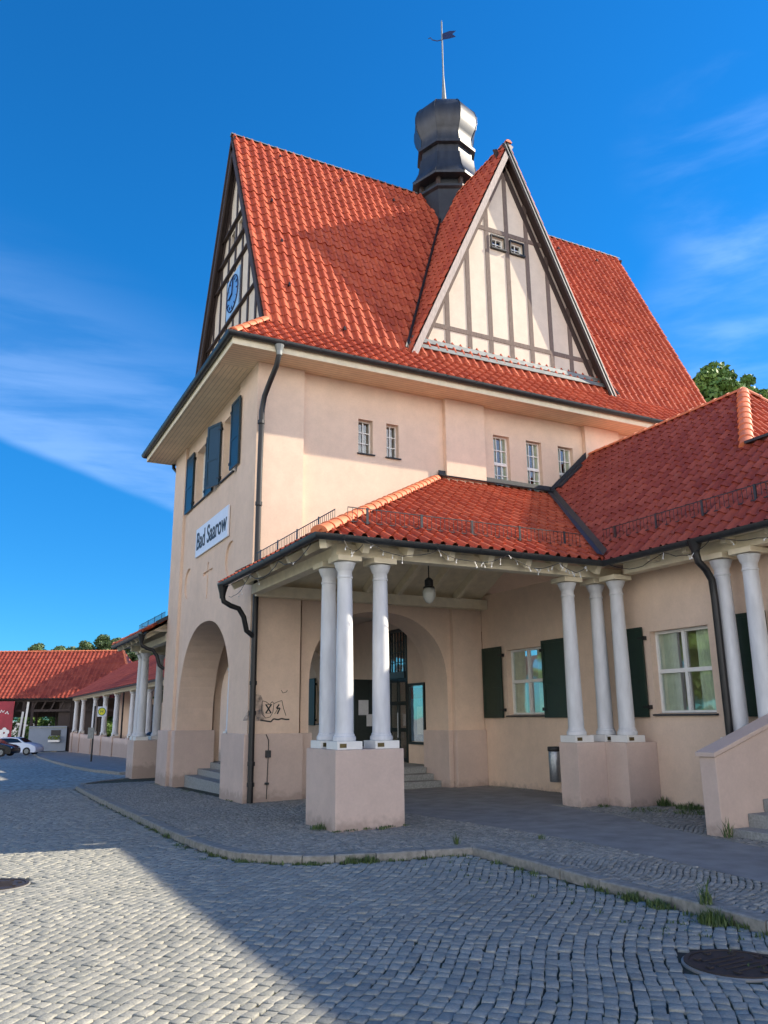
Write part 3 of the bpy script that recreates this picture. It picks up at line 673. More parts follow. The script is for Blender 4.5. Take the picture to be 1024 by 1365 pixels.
# ---- turret
TX, TY = 13.12, 20.5
tr = obj('turret_shaft', MB().lathe((TX, TY, 0), [(1.0, 16.0), (1.0, 18.72), (1.1, 18.78), (1.1, 18.86), (.92, 18.88), (.92, 19.25)], 8, math.radians(-4.2)), M['lead'], st)
for k in range(8):
    lv = MB(); a = math.radians(-4.2)+2*math.pi*k/8; lv.bar((TX+.98*math.cos(a), TY+.98*math.sin(a), 18.87), (TX+.98*math.cos(a), TY+.98*math.sin(a), 19.24), .12, .12)
    obj('corner_post', lv, M['timber_dark'], tr)
CAP = [(.9, 19.16), (1.38, 19.16), (1.39, 19.24), (1.26, 19.4), (1.14, 19.65), (1.08, 19.95), (1.06, 20.2), (.98, 20.21), (.98, 20.52), (1.13, 20.55), (1.13, 20.66), (1.02, 20.70), (.99, 21.04), (1.06, 21.2), (1.17, 21.42), (1.225, 21.68), (1.22, 21.92), (1.15, 22.15), (1.0, 22.33), (.75, 22.46), (.45, 22.52), (.2, 22.55), (.12, 22.6)]
CAP = [(r_*.94, z_) for r_, z_ in CAP]
capm = MB().lathe((TX, TY, 0), CAP, 8, math.radians(-4.2))
capo = obj('turret_cap', capm, M['copper'], tr, smooth=True)
sm = MB()
for k in range(8):
    for f in (0.0,):
        a = math.radians(-4.2)+2*math.pi*(k+f)/8; cc = 1.012 if f == 0 else math.cos(math.pi/8)*1.008
        pts = [(TX+r*cc*math.cos(a), TY+r*cc*math.sin(a), z) for r, z in CAP[2:6]]; sm.tube(pts, .009, 5)
        pts = [(TX+r*cc*math.cos(a), TY+r*cc*math.sin(a), z) for r, z in CAP[11:23]]; sm.tube(pts, .009, 5)
obj('standing_seams', sm, M['copper'], capo)
vn = MB().lathe((TX, TY, 0), [(.2, 22.5), (.13, 22.6), (.1, 22.72), (.16, 22.8), (.18, 22.9), (.14, 23.0), (.085, 23.06), (.07, 23.3), (.035, 24.0), (.028, 24.1), (.026, 26.45), (.005, 26.55)], 12)
vane = obj('spire', vn, M['zinc'], tr, smooth=True)
fg = MB(); vd = Vector((.86, -.5, 0)); q0 = Vector((TX, TY, 25.85))
ptv = [q0+vd*a+Z*b for a, b in ((.02, -.16), (.02, .1), (.28, .2), (.52, .2), (.38, .06), (.5, -.06), (.28, -.12))]
fg.prism(ptv, Vector((.5, .86, 0))*.02); fg.tube([q0+vd*a+Z*b for a, b in ((.0, -.18), (-.18, -.22), (-.36, -.16), (-.42, -.06), (-.5, -.1))], .018, 6); obj('weather_vane', fg, M['navy'], tr)
# ---- downpipes of the main block
dp = MB().tube([(5.5, 15.74, 9.78), (5.5, 15.76, 9.5), (5.48, 15.86, 9.28), (5.42, 16.1, 8.98), (5.37, 16.3, 8.7), (5.35, 16.385, 8.4), (5.34, 16.39, 7), (5.34, 16.39, 3.4), (5.33, 16.36, 1.5), (5.33, 16.34, 0)], .062, 12)
dpo = obj('downpipe', dp, M['black'], st, smooth=True)
for z in (8.1, 6.2, 2.35, 1.75, .75, .35): obj('pipe_clip', MB().lathe((5.335, 16.37 if z > 1.5 else 16.345, z), [(.063, -.04), (.078, -.04), (.078, .04), (.063, .04)], 12), M['black'], dpo)
obj('gutter_outlet', MB().lathe((5.5, 15.74, 9.5), [(.065, 0), (.075, .1), (.11, .24)], 12), M['zinc'], dpo)
obj('downpipe', MB().tube([(5.3, 25.18, 9.76), (5.3, 25.15, 9.5), (5.4, 24.95, 9.3), (5.6, 24.85, 9.1), (5.7, 24.84, 8.8), (5.7, 24.84, -.3)], .055, 10), M['black'], st, smooth=True)
cb = MB().tube([(5.66, 16.425, 1.32), (5.72, 16.42, 1.2), (5.72, 16.42, .95), (5.70, 16.42, .05)], .009, 6); cb.box(5.66, 5.76, 16.37, 16.445, .86, 1.0); cb.box(5.66, 5.74, 16.39, 16.445, .33, .37); obj('conduit', cb, M['gutter'], st)
# ---- station name sign
sg_ = tag(obj('station_sign', MB().box(5.3, 5.345, 18.62, 21.72, 5.93, 6.72), M['sign'], bevel=.006), 'white name sign lettered Bad Saarow on the wall above the side arch', 'sign')
text('lettering', 'Bad Saarow', (5.296, 20.17, 6.325), -Y, Z, .68, M['ink'], sg_, sx=.9)
# ---- graffiti
gf = tag(obj('graffiti', (lambda mb: mb)(MB().box(0, .001, 0, .001, -5, -4.999)), M['ink']), 'black spray-painted scribble on the corner pier beside the downpipe', 'graffiti')
gm = MB(); n_ = -Y; yq = 16.516
def gp(px, py): return (5.36+(px-350)*.0195, yq, 1.62+(957-py)*.0195+(px-350)*.0003)
def gs(pts, w=.011): stroke(gm, [gp(*p) for p in pts], w, n_, .003)
gs([(362, 938), (361, 946), (362, 952), (366, 956), (371, 955), (374, 950), (375, 941), (373, 939), (370, 942), (366, 939), (362, 938)])
gs([(366, 942), (372, 951)], .03); gs([(372, 942), (366, 951)], .03); gs([(365, 942), (373, 942)]); gs([(366, 951), (372, 951)])
gs([(375, 941), (380, 939), (384, 938), (386, 946), (389, 954)]); gs([(381, 942), (378, 946), (382, 946), (379, 952)], .03); gs([(376, 952), (380, 946)])
gs([(360, 958), (366, 959), (372, 960), (375, 957), (380, 958), (384, 957), (389, 958), (393, 958)], .03); gs([(383, 927), (385, 930), (389, 929), (390, 927)])
me_ = bpy.data.meshes.new('graffiti'); me_.from_pydata(gm.v, [], gm.f); me_.materials.append(M['ink']); gf.data = me_
def smudge():
    t = NT('grey_smudge'); n = t.noise(9, 5); tr_ = t.n('ShaderNodeBsdfTransparent'); mx = t.n('ShaderNodeMixShader')
    t.p.inputs['Base Color'].default_value = srgb(120, 118, 122); t.p.inputs['Roughness'].default_value = .9
    r = t.ramp(n, [(.35, g(.15)), (.65, g(.7))]); t.l(r, mx.inputs[0]); t.l(tr_.outputs[0], mx.inputs[1]); t.l(t.p.outputs[0], mx.inputs[2]); t.l(mx.outputs[0], t.out.inputs[0]); return t.m
sq = [gp(*p) for p in ((341, 958), (345, 950), (350, 944), (351, 936), (355, 931), (360, 932), (363, 938), (363, 948), (366, 957), (358, 959), (350, 958))]
obj('grey_stain', MB().poly([(a, 16.5165, c) for a, b, c in sq]), smudge(), st)

# ------------------------------------------------------------------ porch with its columns, and the wing; both repeat on the far side
ZA = 4.17; PS = .557; WS = .911; ZP = 4.42; ZT = 1.17
def column(parent, x, y, z0=ZT, z1=ZA, name='column', r=.143):
    h = z1-z0; prof = [(r*1.16, .12), (r*1.24, .13), (r*1.27, .155), (r*1.24, .185), (r*1.12, .2), (r*1.1, .225), (r*1.02, .235), (r, .26)]
    for k in range(1, 12):
        t = k/12; prof.append((r*(1-.17*t**1.5), .26+(h-.62)*t))
    rt_ = r*.83
    prof += [(rt_, h-.36), (rt_*1.09, h-.35), (rt_*1.1, h-.325), (rt_, h-.315), (rt_*.99, h-.24), (rt_*1.08, h-.225), (rt_*1.2, h-.2), (rt_*1.42, h-.13), (rt_*1.5, h-.1)]
    mb = MB().lathe((x, y, z0), prof, 24)
    o = obj(name, mb, M['column'], parent, smooth=True)
    ab = MB().box(x-.21, x+.21, y-.21, y+.21, z1-.09, z1); obj('abacus', ab, M['cream'], o, bevel=.008)
    pl = MB().box(x-.21, x+.21, y-.21, y+.21, z0+.002, z0+.12); p = obj('base_block', pl, M['white'], o, bevel=.006)
    obj('plaque', MB().box(x-.17, x-.06, y-.218, y-.2105, z0+.03, z0+.09), M['brass'], o)
    return o
def snow_guard(parent, a, b, n):
    a = Vector(a); b = Vector(b); L = (b-a).length; d = (b-a)/L; n = Vector(n); mb = MB()
    for t in (.0, .24): mb.bar(a+Z*t, b+Z*t, .012, .014)
    k = 0
    while k < L: mb.bar(a+d*k, a+d*k+Z*.24, .007, .007, up=d); k += .09
    o = obj('snow_guard', mb, M['gutter'], parent)
    k = .35
    while k < L:
        br = MB(); p = a+d*k; br.bar(p-Z*.02-n*.03, p+Z*.26-n*.03, .045, .012, up=n); br.bar(p-n*.03+Z*.0, p+n*.3+Z*(.02), .03, .01); k += 1.05
        obj('bracket', br, M['gutter'], o)
    return o
def porch(rear):
    global MIR
    MIR = rear; sx = .2 if rear else 0
    pc = thing('rear_porch' if rear else 'entrance_porch',
        'far open porch with white columns behind the side arch of the station' if rear else 'open porch with low red tiled roof on white columns in front of the station entrance', 'porch', (7.8, 13.8, 0))
    x0, y0 = 4.65, 11.2
    PB = 5.3+sx
    def pier(mb): return obj('pier', mb, M['plinth'], pc, bevel=.012)
    pier(MB().box(5.04+sx, 6.2+sx, 11.45, 12.62, -.3, ZT))
    pier(MB().box(9.78, 11.147, 11.62, 12.12, -.3, ZT)); pier(MB().box(10.42, 11.147, 11.08, 11.617, -.3, ZT))
    for x, y in ((PB, 11.71), (5.94+sx, 11.71), (PB, 12.36), (10.0, 11.87), (10.68, 11.85), (10.70, 11.32)): column(pc, x, y)
    # beams and rafters
    bm_ = MB(); bm_.box(5.1, 11.14, 11.60, 11.82, ZA+.002, ZA+.2); obj('beam', bm_, M['cream'], pc, bevel=.01)
    obj('beam', MB().box(PB-.12, PB+.1, 11.83, 16.2, ZA+.002, ZA+.2), M['cream'], pc, bevel=.01)
    obj('beam', MB().box(5.3, 11.14, 16.2, 16.44, ZA-.02, ZA+.21), M['cream'], pc, bevel=.01)
    # tent-shaped boarded ceiling on rafters, and the rafter feet outside
    YM, zm = y0+2.6, ZP-.1+PS*2.6
    def zf(y): return ZP-.1+PS*(y-y0)
    def zb(y): return zm-(y-YM)*.5
    cl_ = MB()
    cl_.poly([(x0+.04, y0+.04, ZP-.1), (11.14, y0+.04, ZP-.1), (11.14, YM, zm), (x0+2.6, YM, zm)])
    cl_.poly([(x0+2.6, YM, zm), (11.14, YM, zm), (11.14, 16.5, zb(16.5)), (4.9, 16.5, zb(16.5))])
    cl_.poly([(x0+.04, y0+.04, ZP-.1), (x0+2.6, YM, zm), (4.9, 16.5, zb(16.5)), (x0+.04, 16.5, ZP-.1)])
    obj('boarding', cl_, M['cream'], pc)
    x = 5.5
    while x < 11.1:
        ye = min(YM, y0+(x-x0)); rf = MB(); rf.bar((x, y0+.1, zf(y0+.1)-.1), (x, ye, zf(ye)-.1), .11, .2)
        if x > x0+2.6: rf.bar((x, YM, zm-.1), (x, 16.35, zb(16.35)-.1), .11, .2)
        obj('rafter', rf, M['cream'], pc); x += .8
    y = 12.1
    while y < 16.3: obj('rafter', MB().bar((x0+.1, y, ZP-.13), (x0+min(y-y0, 2.4, (16.5-y)*1.0+.3), y, ZP-.18+PS*min(y-y0, 2.4, (16.5-y)+.3)), .1, .14), M['cream'], pc); y += .8
    obj('rafter', MB().bar((x0+.08, y0+.08, ZP-.15), (x0+2.6, YM, zm-.08), .12, .16), M['cream'], pc)
    # roof
    nF = Vector((0, -PS, 1)); e = .05
    tiled('roof_slope', (x0-e, y0-e, ZP-e*PS), X, Vector((0, 1, PS)), 9.4, 6.3, [((x0, y0, 0), (1, -1, 0)), ((10.35, y0, 0), (-5.4, 3.3, 0)), ((0, 16.62, 0), (0, -1, 0))], M['tile'], pc, pitch=.24, row=.33)
    tiled('roof_slope', (x0-e, 16.65, ZP-e*PS), -Y, Vector((1, 0, PS)), 5.6, 6.3, [((x0, y0, 0), (-1, 1, 0)), ((0, 16.62, 0), (0, -1, 0))], M['tile'], pc, pitch=.24, row=.33)
    ridge_tiles('hip_tiles', (x0-.02, y0-.02, ZP+.02), (10.02, 16.58, ZP+PS*5.38+.03), .13, pc, step=.36)
    gutter('gutter', [(x0-.06, 16.45 if not rear else 16.6, ZP-.03), (x0-.06, y0-.06, ZP-.03), (10.27, y0-.06, ZP-.03)], .08, pc)
    zz = ZP+PS*.62+.05
    snow_guard(pc, (x0+.75, y0+.62, zz), (10.4, y0+.62, zz), (0, 1, .3)); snow_guard(pc, (x0+.62, 16.2, zz), (x0+.62, y0+.85, zz), (1, 0, .3))
    v1 = MB(); a = Vector((10.35, y0, ZP+.11)); b = Vector((13.65, 16.6, ZP+PS*5.4+.11)); pf = Vector((-1, 0, 0)); pw = Vector((1, 0, WS)).normalized()
    v1.add([a, b, b+pf*.16+Z*.02, a+pf*.16+Z*.02], [(0, 1, 2, 3)]); v1.add([a, b, b+pw*.14+Z*.02, a+pw*.14+Z*.02], [(0, 1, 2, 3)]); obj('valley_flashing', v1, M['lead'], pc, recalc=False)
    f2 = MB(); f2.bar((10.1, 16.5, ZP+PS*5.35+.12), (13.65, 16.5, ZP+PS*5.35+.12), .18, .03, up=(0, -.4, 1)); f2.bar((10.1, 16.6, ZP+PS*5.35+.2), (13.7, 16.6, ZP+PS*5.35+.2), .03, .14)
    f2.bar((x0+.3, 16.6, ZP+PS*.3+.08), (10.05, 16.6, ZP+PS*5.4+.08), .03, .1); obj('wall_flashing', f2, M['lead'], pc)
    # corner outlet with its swan-neck pipe
    q = MB().tube([(x0-.06, 16.3, ZP-.06), (x0-.06, 16.3, ZP-.3), (x0-.03, 16.3, ZP-.42), (x0+.12, 16.3, ZP-.5), (x0+.3, 16.31, ZP-.55), (x0+.42, 16.33, ZP-.72), (x0+.5, 16.36, ZP-1.0), (5.3, 16.38, ZP-1.1)], .055, 12)
    q.lathe((x0-.06, 16.3, ZP-.36), [(.056, 0), (.07, .1), (.12, .28)], 12)
    obj('downpipe', q, M['black'], pc, smooth=True)
    return pc
def wing(rear):
    global MIR
    MIR = rear
    wg = thing('rear_wing' if rear else 'side_wing',
        'far single storey wing beyond the rear porch of the station' if rear else 'single storey peach wing with red tiled roof and green shutters on the right', 'building', (13, 8, 0))
    y0 = 11.2; YN = -2.0 if not rear else 2.0; XR_, ZR_ = 15.1, 8.75
    wins = [(9.69, 11.02), (14.20, 15.53), (5.2, 6.53)]
    holes = [rect(a, b, 1.66, 3.12) for a, b in wins]
    obj('wall', wall((11.15, 0, 0), Y, Z, -X, rect(YN, 16.5, -.3, 4.5), holes, .35), M['wall'], wg)
    bw = MB(); bw.box(11.5, 24, YN, YN+.3, -.3, 4.6); bw.box(23.7, 24, YN+.301, 16.4, -.3, 4.6); obj('wall', bw, M['wall'], wg)
    for i, (a, b) in enumerate(wins):
        window(wg, (11.15, b, 1.66), -Y, -X, b-a, 1.46, 1, 1, depth=.13, fr=.05, mull=[(b-a)/2], trans=.74)
        shutter(wg, (11.147, b+.14, 1.6), Y, -X, .76, 1.62, M['shutter_g']); shutter(wg, (11.147, a-(.42 if i != 1 else .06), 1.6), -Y, -X, .76, 1.62, M['shutter_g'])
    # eaves beam on freestanding columns
    obj('beam', MB().box(10.68, 10.90, YN, 11.07, ZA+.002, ZA+.2), M['cream'], wg, bevel=.01)
    obj('eaves_boarding', MB().box(10.42, 11.147, YN, 11.2, ZP-.05, ZP-.03), M['cream'], wg)
    y = YN+.2
    while y < 11: obj('rafter_end', MB().box(10.45, 10.676, y-.05, y+.05, ZP-.16, ZP-.052), M['cream'], wg); y += .8
    cols = ((10.8, 8.98), (10.8, 8.44), (10.8, 4.9), (10.8, 4.36)) if not rear else ((10.8, 8.98), (10.8, 8.44), (10.8, 5.4), (10.8, 4.8))
    for x, y in cols:
        column(wg, x, y); obj('pier', MB().box(10.52, 11.147, y-.26, y+.26, -.3, ZT), M['plinth'], wg, bevel=.01)
    # roof: high part with a hipped end, then a lower part
    yh, xh, zh, yr = 9.62, 12.63, 6.5, 11.42
    O = (10.30, 16.7, ZP-.05*WS)
    rdir = Vector((xh-XR_, yh-yr, 0)); rn = (-(yr-yh), XR_-xh, 0)
    tiled('roof_slope', O, -Y, Vector((1, 0, WS)), 7.2, 6.6, [((10.35, y0, 0), (5.4, -3.3, 0)), ((XR_, 0, 0), (-1, 0, 0)), ((0, yh, 0), (0, 1, 0)), ((xh, yh, 0), rn), ((0, 16.62, 0), (0, -1, 0))], M['tile_old'], wg, pitch=.24, row=.33)
    tiled('roof_slope', (10.30, yh, ZP-.05*WS), -Y, Vector((1, 0, WS)), yh-YN, 3.3, [((0, yh, 0), (0, -1, 0)), ((xh, 0, 0), (-1, 0, 0))], M['tile_old'], wg, pitch=.24, row=.33)
    # hipped end facing the camera side
    hs = (ZR_-zh)/(yr-yh)
    tiled('hip_slope', (xh, yh, zh), X, Vector((0, 1, hs)), 2*(XR_-xh), math.hypot(yr-yh, ZR_-zh), [((xh, yh, 0), (-rn[0], -rn[1], 0)), ((2*XR_-xh, yh, 0), (-(yr-yh), -(XR_-xh), 0))], M['tile'], wg, pitch=.24, row=.33)
    ridge_tiles('hip_tiles', (xh-.02, yh-.02, zh+.03), (XR_, yr, ZR_+.03), .13, wg)
    ridge_tiles('hip_tiles', (2*XR_-xh, yh, zh+.03), (XR_, yr, ZR_+.03), .13, wg)
    ridge_tiles('ridge_tiles', (XR_, yr, ZR_+.02), (XR_, 16.6, ZR_+.02), .12, wg)
    fl = MB(); fl.bar((xh-.02, yh-.05, zh+.06), (xh-.02, YN, zh+.06), .2, .05); obj('ridge_flashing', fl, M['lead'], wg)
    bk = MB(); bk.poly([(XR_, yr, ZR_), (XR_, 16.6, ZR_), (20.2, 16.6, ZP), (20.2, yh, ZP), (2*XR_-xh, yh, zh)])
    bk.poly([(xh, YN, zh), (xh, yh, zh), (24, yh, ZP), (24, YN, ZP)]); obj('rear_roof_slope', bk, M['tile_old'], wg)
    ed = MB(); ed.bar((13.66, 16.56, ZP+WS*3.31+.1), (XR_, 16.56, ZR_+.1), .04, .2); ed.bar((13.75, 16.45, ZP+WS*3.4+.1), (14.55, 16.45, ZP+WS*4.2+.1), .28, .05, up=(-.6, 0, .8)); obj('wall_flashing', ed, M['lead'], wg)
    gutter('gutter', [(10.27, y0-.06, ZP-.03), (10.29, YN, ZP-.03)], .08, wg)
    zz = ZP+WS*.5+.05; snow_guard(wg, (10.85, 11.7, zz), (10.85, YN+.2, zz), (1, 0, .5))
    q = MB().tube([(10.29, 9.02, ZP-.08), (10.29, 9.02, ZP-.24), (10.31, 9.0, ZP-.4), (10.45, 8.99, ZP-.52), (10.56, 8.99, ZP-.68), (10.58, 8.99, ZP-1.0), (10.58, 8.99, .0)], .06, 12)
    q.lathe((10.29, 9.02, ZP-.3), [(.06, 0), (.07, .08), (.13, .24)], 12); obj('downpipe', q, M['black'], wg, smooth=True)
    return wg
porch(False); wing(False); porch(True); wing(True); MIR = False
# soft stand of the outside stair on the right
ss = thing('outside_stair', 'granite stair with a sloping plastered parapet against the right-hand wing', 'stair', (9.8, 7.5, 0))
pr_ = [(9.1, 8.28, -.2), (9.1, 8.28, 1.08), (11.1, 8.28, 1.72), (11.1, 8.28, -.2)]
obj('parapet', MB().prism([(a, 8.02, c) for a, b, c in pr_], (0, .27, 0)), M['plinth'], ss, bevel=.01)
cp = MB(); cp.prism([(9.06, 7.99, 1.082), (9.06, 7.99, 1.14), (11.12, 7.99, 1.80), (11.12, 7.99, 1.742)], (0, .33, 0)); obj('coping', cp, M['plinth'], ss, bevel=.008)
stp = MB()
for i in range(6): stp.box(9.27+.33*i, 11.13, 5.6, 8.015, -.1, .17+.17*i-.002)
obj('steps', stp, M['stone'], ss, bevel=.01)
# ------------------------------------------------------------------ loose things by the station
lm = thing('hanging_lamp', 'round white globe lamp hanging under the porch roof', 'lamp', (7.98, 13.6, 3.9))
obj('globe', MB().lathe((7.98, 13.6, 0), [(.02, 3.80), (.07, 3.83), (.115, 3.9), (.13, 3.98), (.125, 4.05), (.09, 4.10)], 20), M['opal'], lm, smooth=True)
obj('lamp_cap', MB().lathe((7.98, 13.6, 0), [(.12, 4.10), (.11, 4.13), (.085, 4.14), (.085, 4.26), (.05, 4.3), (.012, 4.32), (.012, 5.75)], 16), M['gutter'], lm, smooth=True)
tb = thing('litter_bin', 'slim steel litter bin with a black top on the wall under the first wing window', 'bin', (11.05, 13.75, .3))
obj('bin_body', MB().lathe((10.98, 13.75, 0), [(.13, .33), (.135, .34), (.135, .92), (.13, .93)], 18), M['steel'], tb, smooth=True)
obj('bin_top', MB().lathe((10.98, 13.75, 0), [(.145, .931), (.15, .95), (.15, 1.0), (.14, 1.02)], 18), M['black'], tb, smooth=True)
# strings of lights on the gutters
def lights(name, label, pts, dens=.35, seed=1):
    r = random.Random(seed); w = MB(); b = MB(); P3 = []
    for a, c in zip(pts, pts[1:]):
        a = Vector(a); c = Vector(c); K = max(8, int((c-a).length/.16))
        for k in range(K): t = k/K; P3.append(a.lerp(c, t)-Z*(math.sin(math.pi*t)*.16+r.uniform(0, .03)))
    w.tube(P3, .006, 5)
    for p in P3:
        for q in range(2):
            if r.random() < dens:
                e = p+Vector((r.uniform(-.06, .06), r.uniform(-.03, .03), r.uniform(-.09, -.02))); b.tube([p, e], .004, 4)
                b.bar(e, e+Vector((r.uniform(-.01, .01), 0, -.025)), .014, .014)
    t = thing(name, label, 'string lights', pts[0]); obj('wire', w, M['black'], t); obj('bulbs', b, M['white'], t); return t
yl = 11.08
lights('string_lights', 'string of small white fairy lights looped under the front gutter of the porch', [(5.0, yl, 4.3), (5.35, yl, 4.33), (6.7, yl, 4.3), (8.1, yl, 4.33), (9.2, yl, 4.28), (9.9, yl, 4.33)])
lights('string_lights', 'short dark string of fairy lights under the left side gutter of the porch', [(4.62, 11.5, 4.3), (4.62, 13.0, 4.28), (4.62, 14.6, 4.3), (4.62, 16.1, 4.1)], dens=.1, seed=3)
lights('string_lights', 'string of fairy lights under the wing gutter above the large window', [(10.2, 10.9, 4.3), (10.2, 9.6, 4.3), (10.2, 8.6, 4.32), (10.2, 6.5, 4.3)], dens=.1, seed=5)
def manhole(x, y, label, r=.34):
    t = thing('manhole_cover', label, 'manhole cover', (x, y, G(x, y)-.09), 'manhole covers in the cobbled forecourt')
    z = G(x, y)-.086
    obj('collar', MB().lathe((x, y, z), [(r*1.005, -.04), (r*1.005, -.003), (r*1.05, -.008), (r*1.05, -.04)], 36), M['asphalt'], t)
    obj('rim', MB().lathe((x, y, z), [(r*.9, -.03), (r*.9, .006), (r, .006), (r, -.03)], 36), M['iron'], t)
    d = MB().lathe((x, y, z), [(.01, -.03), (.01, 0.0), (r*.89, 0.0), (r*.89, -.03)], 36)
    for k in range(8): a = k*math.pi/4; d.box(x+r*.72*math.cos(a)-.02, x+r*.72*math.cos(a)+.02, y+r*.72*math.sin(a)-.02, y+r*.72*math.sin(a)+.02, z+.001, z+.012)
    for k in range(5): d.bar((x-r*.5, y-r*.4+k*r*.2, z+.003), (x+r*.5, y-r*.4+k*r*.2, z+.003), .02, .008)
    obj('lid', d, M['iron'], t); return t
MH = [(5.05, 4.47, .34), (.55, 10.62, .34)]
manhole(*MH[0][:2], 'rusty brown round manhole cover in the shaded cobbles near the kerb')
manhole(*MH[1][:2], 'round manhole cover in the sunlit cobbles at the left')

# ------------------------------------------------------------------ ground
KERB = [(5.95, -3), (5.90, 2), (5.90, 4.86), (5.96, 5.9), (5.90, 6.8), (5.97, 8.1), (5.95, 9.2), (5.35, 9.36), (4.73, 9.5), (4.25, 9.66), (3.9, 9.85), (3.6, 10.12), (3.35, 10.5), (3.2, 11.0), (3.12, 11.7), (3.05, 13), (3.0, 14.5), (3.02, 17), (3.06, 20), (3.12, 23), (3.2, 25.8), (3.45, 27), (4.1, 28.2), (5.2, 29.2), (6.4, 29.9)]
WALK = KERB+[(24, 30), (24, -3)]
FAR = [(5.75, 33.8), (5.3, 38), (5.15, 44), (5.3, 56), (5.6, 68), (6.2, 82), (14, 82), (14, 33.4), (7.2, 33.3)]
def sheet(name, x0, x1, y0, y1, nx, ny, dz, mat, poly=None):
    xs = np.linspace(x0, x1, nx); ys = np.linspace(y0, y1, ny)
    V = [(x, y, G(x, y)+dz) for y in ys for x in xs]; F = [(j*nx+i, j*nx+i+1, (j+1)*nx+i+1, (j+1)*nx+i) for j in range(ny-1) for i in range(nx-1)]
    me = bpy.data.meshes.new(name); me.from_pydata(V, [], F); me.materials.append(mat); o = place(name, me); return struct(o)
def gsheet(name):
    a = [-900, -400, -150, -60, -30]+list(np.linspace(-20, 20, 21))+[30, 60, 150, 400, 900]; b = [-300, -100, -30]+list(np.linspace(-10, 100, 56))+[150, 300, 600, 1200, 2500]
    nx = len(a); V = [(x, y, G(x, y)-.115) for y in b for x in a]; F = [(j*nx+i, j*nx+i+1, (j+1)*nx+i+1, (j+1)*nx+i) for j in range(len(b)-1) for i in range(nx-1)]
    me = bpy.data.meshes.new(name); me.from_pydata(V, [], F); me.materials.append(M['farsett']); me.shade_smooth(); return struct(place(name, me))
gsheet('ground')
def slab(name, poly, top, bot, mat):
    """pavement body following the ground; polygon split into strips along y"""
    bm = bmesh.new(); tr = tessellate_polygon([[Vector((x, y, 0)) for x, y in poly]])
    vs = [bm.verts.new((x, y, 0)) for x, y in poly]
    for t in tr:
        try: bm.faces.new([vs[i] for i in t])
        except ValueError: pass
    for y in range(-2, 82, 2): bmesh.ops.bisect_plane(bm, geom=bm.verts[:]+bm.edges[:]+bm.faces[:], plane_co=(0, y+.5, 0), plane_no=(0, 1, 0))
    for v in bm.verts: v.co.z = G(v.co.x, v.co.y)+top
    r = bmesh.ops.extrude_face_region(bm, geom=bm.faces[:]); 
    for v in [g_ for g_ in r['geom'] if isinstance(g_, bmesh.types.BMVert)]: v.co.z -= (top-bot)
    bmesh.ops.recalc_face_normals(bm, faces=bm.faces[:]); me = bpy.data.meshes.new(name); bm.to_mesh(me); bm.free(); me.materials.append(mat)
    return struct(place(name, me))
slab('pavement', WALK, -.028, -.3, M['joint'])
slab('far_pavement', FAR, -.01, -.3, M['asphalt'])
def kerbstones(name, pts, w=.16):
    mb = MB(); r = random.Random(4); P = [Vector((x, y, 0)) for x, y in pts]; carry = []
    seg = []; 
    for a, b in zip(P, P[1:]):
        L = (b-a).length; n = max(1, round(L/ .85))
        for k in range(n): seg.append((a.lerp(b, k/n), a.lerp(b, (k+1)/n)))
    for a, b in seg:
        d = (b-a).normalized(); s = Vector((d.y, -d.x, 0)); h = r.uniform(-.006, .008); e = .006
        a2 = a+d*e; b2 = b-d*e; o1 = r.uniform(-.006, .006)
        vs = [];
        for p in (a2, b2):
            zz = G(p.x, p.y)+h
            for off, z in ((-.02+o1, zz-.25), (-.015+o1, zz-.012), (.0+o1, zz), (w, zz), (w+.005, zz-.25)): vs.append((p.x+s.x*off, p.y+s.y*off, z))
        mb.add(vs, [(0, 1, 6, 5), (1, 2, 7, 6), (2, 3, 8, 7), (3, 4, 9, 8), (0, 4, 3, 2, 1), (5, 6, 7, 8, 9)])
    return struct(obj(name, mb, M['kerb']))
kerbstones('kerb', KERB)
kerbstones('far_kerb', [(7.2, 33.3)]+FAR[:6])
def inside(px, py, poly):
    r = np.zeros(px.shape, bool); n = len(poly)
    for i in range(n):
        x1, y1 = poly[i]; x2, y2 = poly[(i+1) % n]
        c = ((y1 > py) != (y2 > py)); xx = (x2-x1)*(py-y1)/((y2-y1) if y2 != y1 else 1e-9)+x1; r ^= c & (px < xx)
    return r
def dist_line(px, py, pts):
    d = np.full(px.shape, 1e9)
    for (x1, y1), (x2, y2) in zip(pts, pts[1:]):
        dx, dy = x2-x1, y2-y1; t = np.clip(((px-x1)*dx+(py-y1)*dy)/(dx*dx+dy*dy), 0, 1); d = np.minimum(d, np.hypot(px-x1-t*dx, py-y1-t*dy))
    return d
def Gv(x, y): return .03+.015*(np.clip(x, -3, 12)-5.25)-.02*np.clip(y-15, 0, 67)
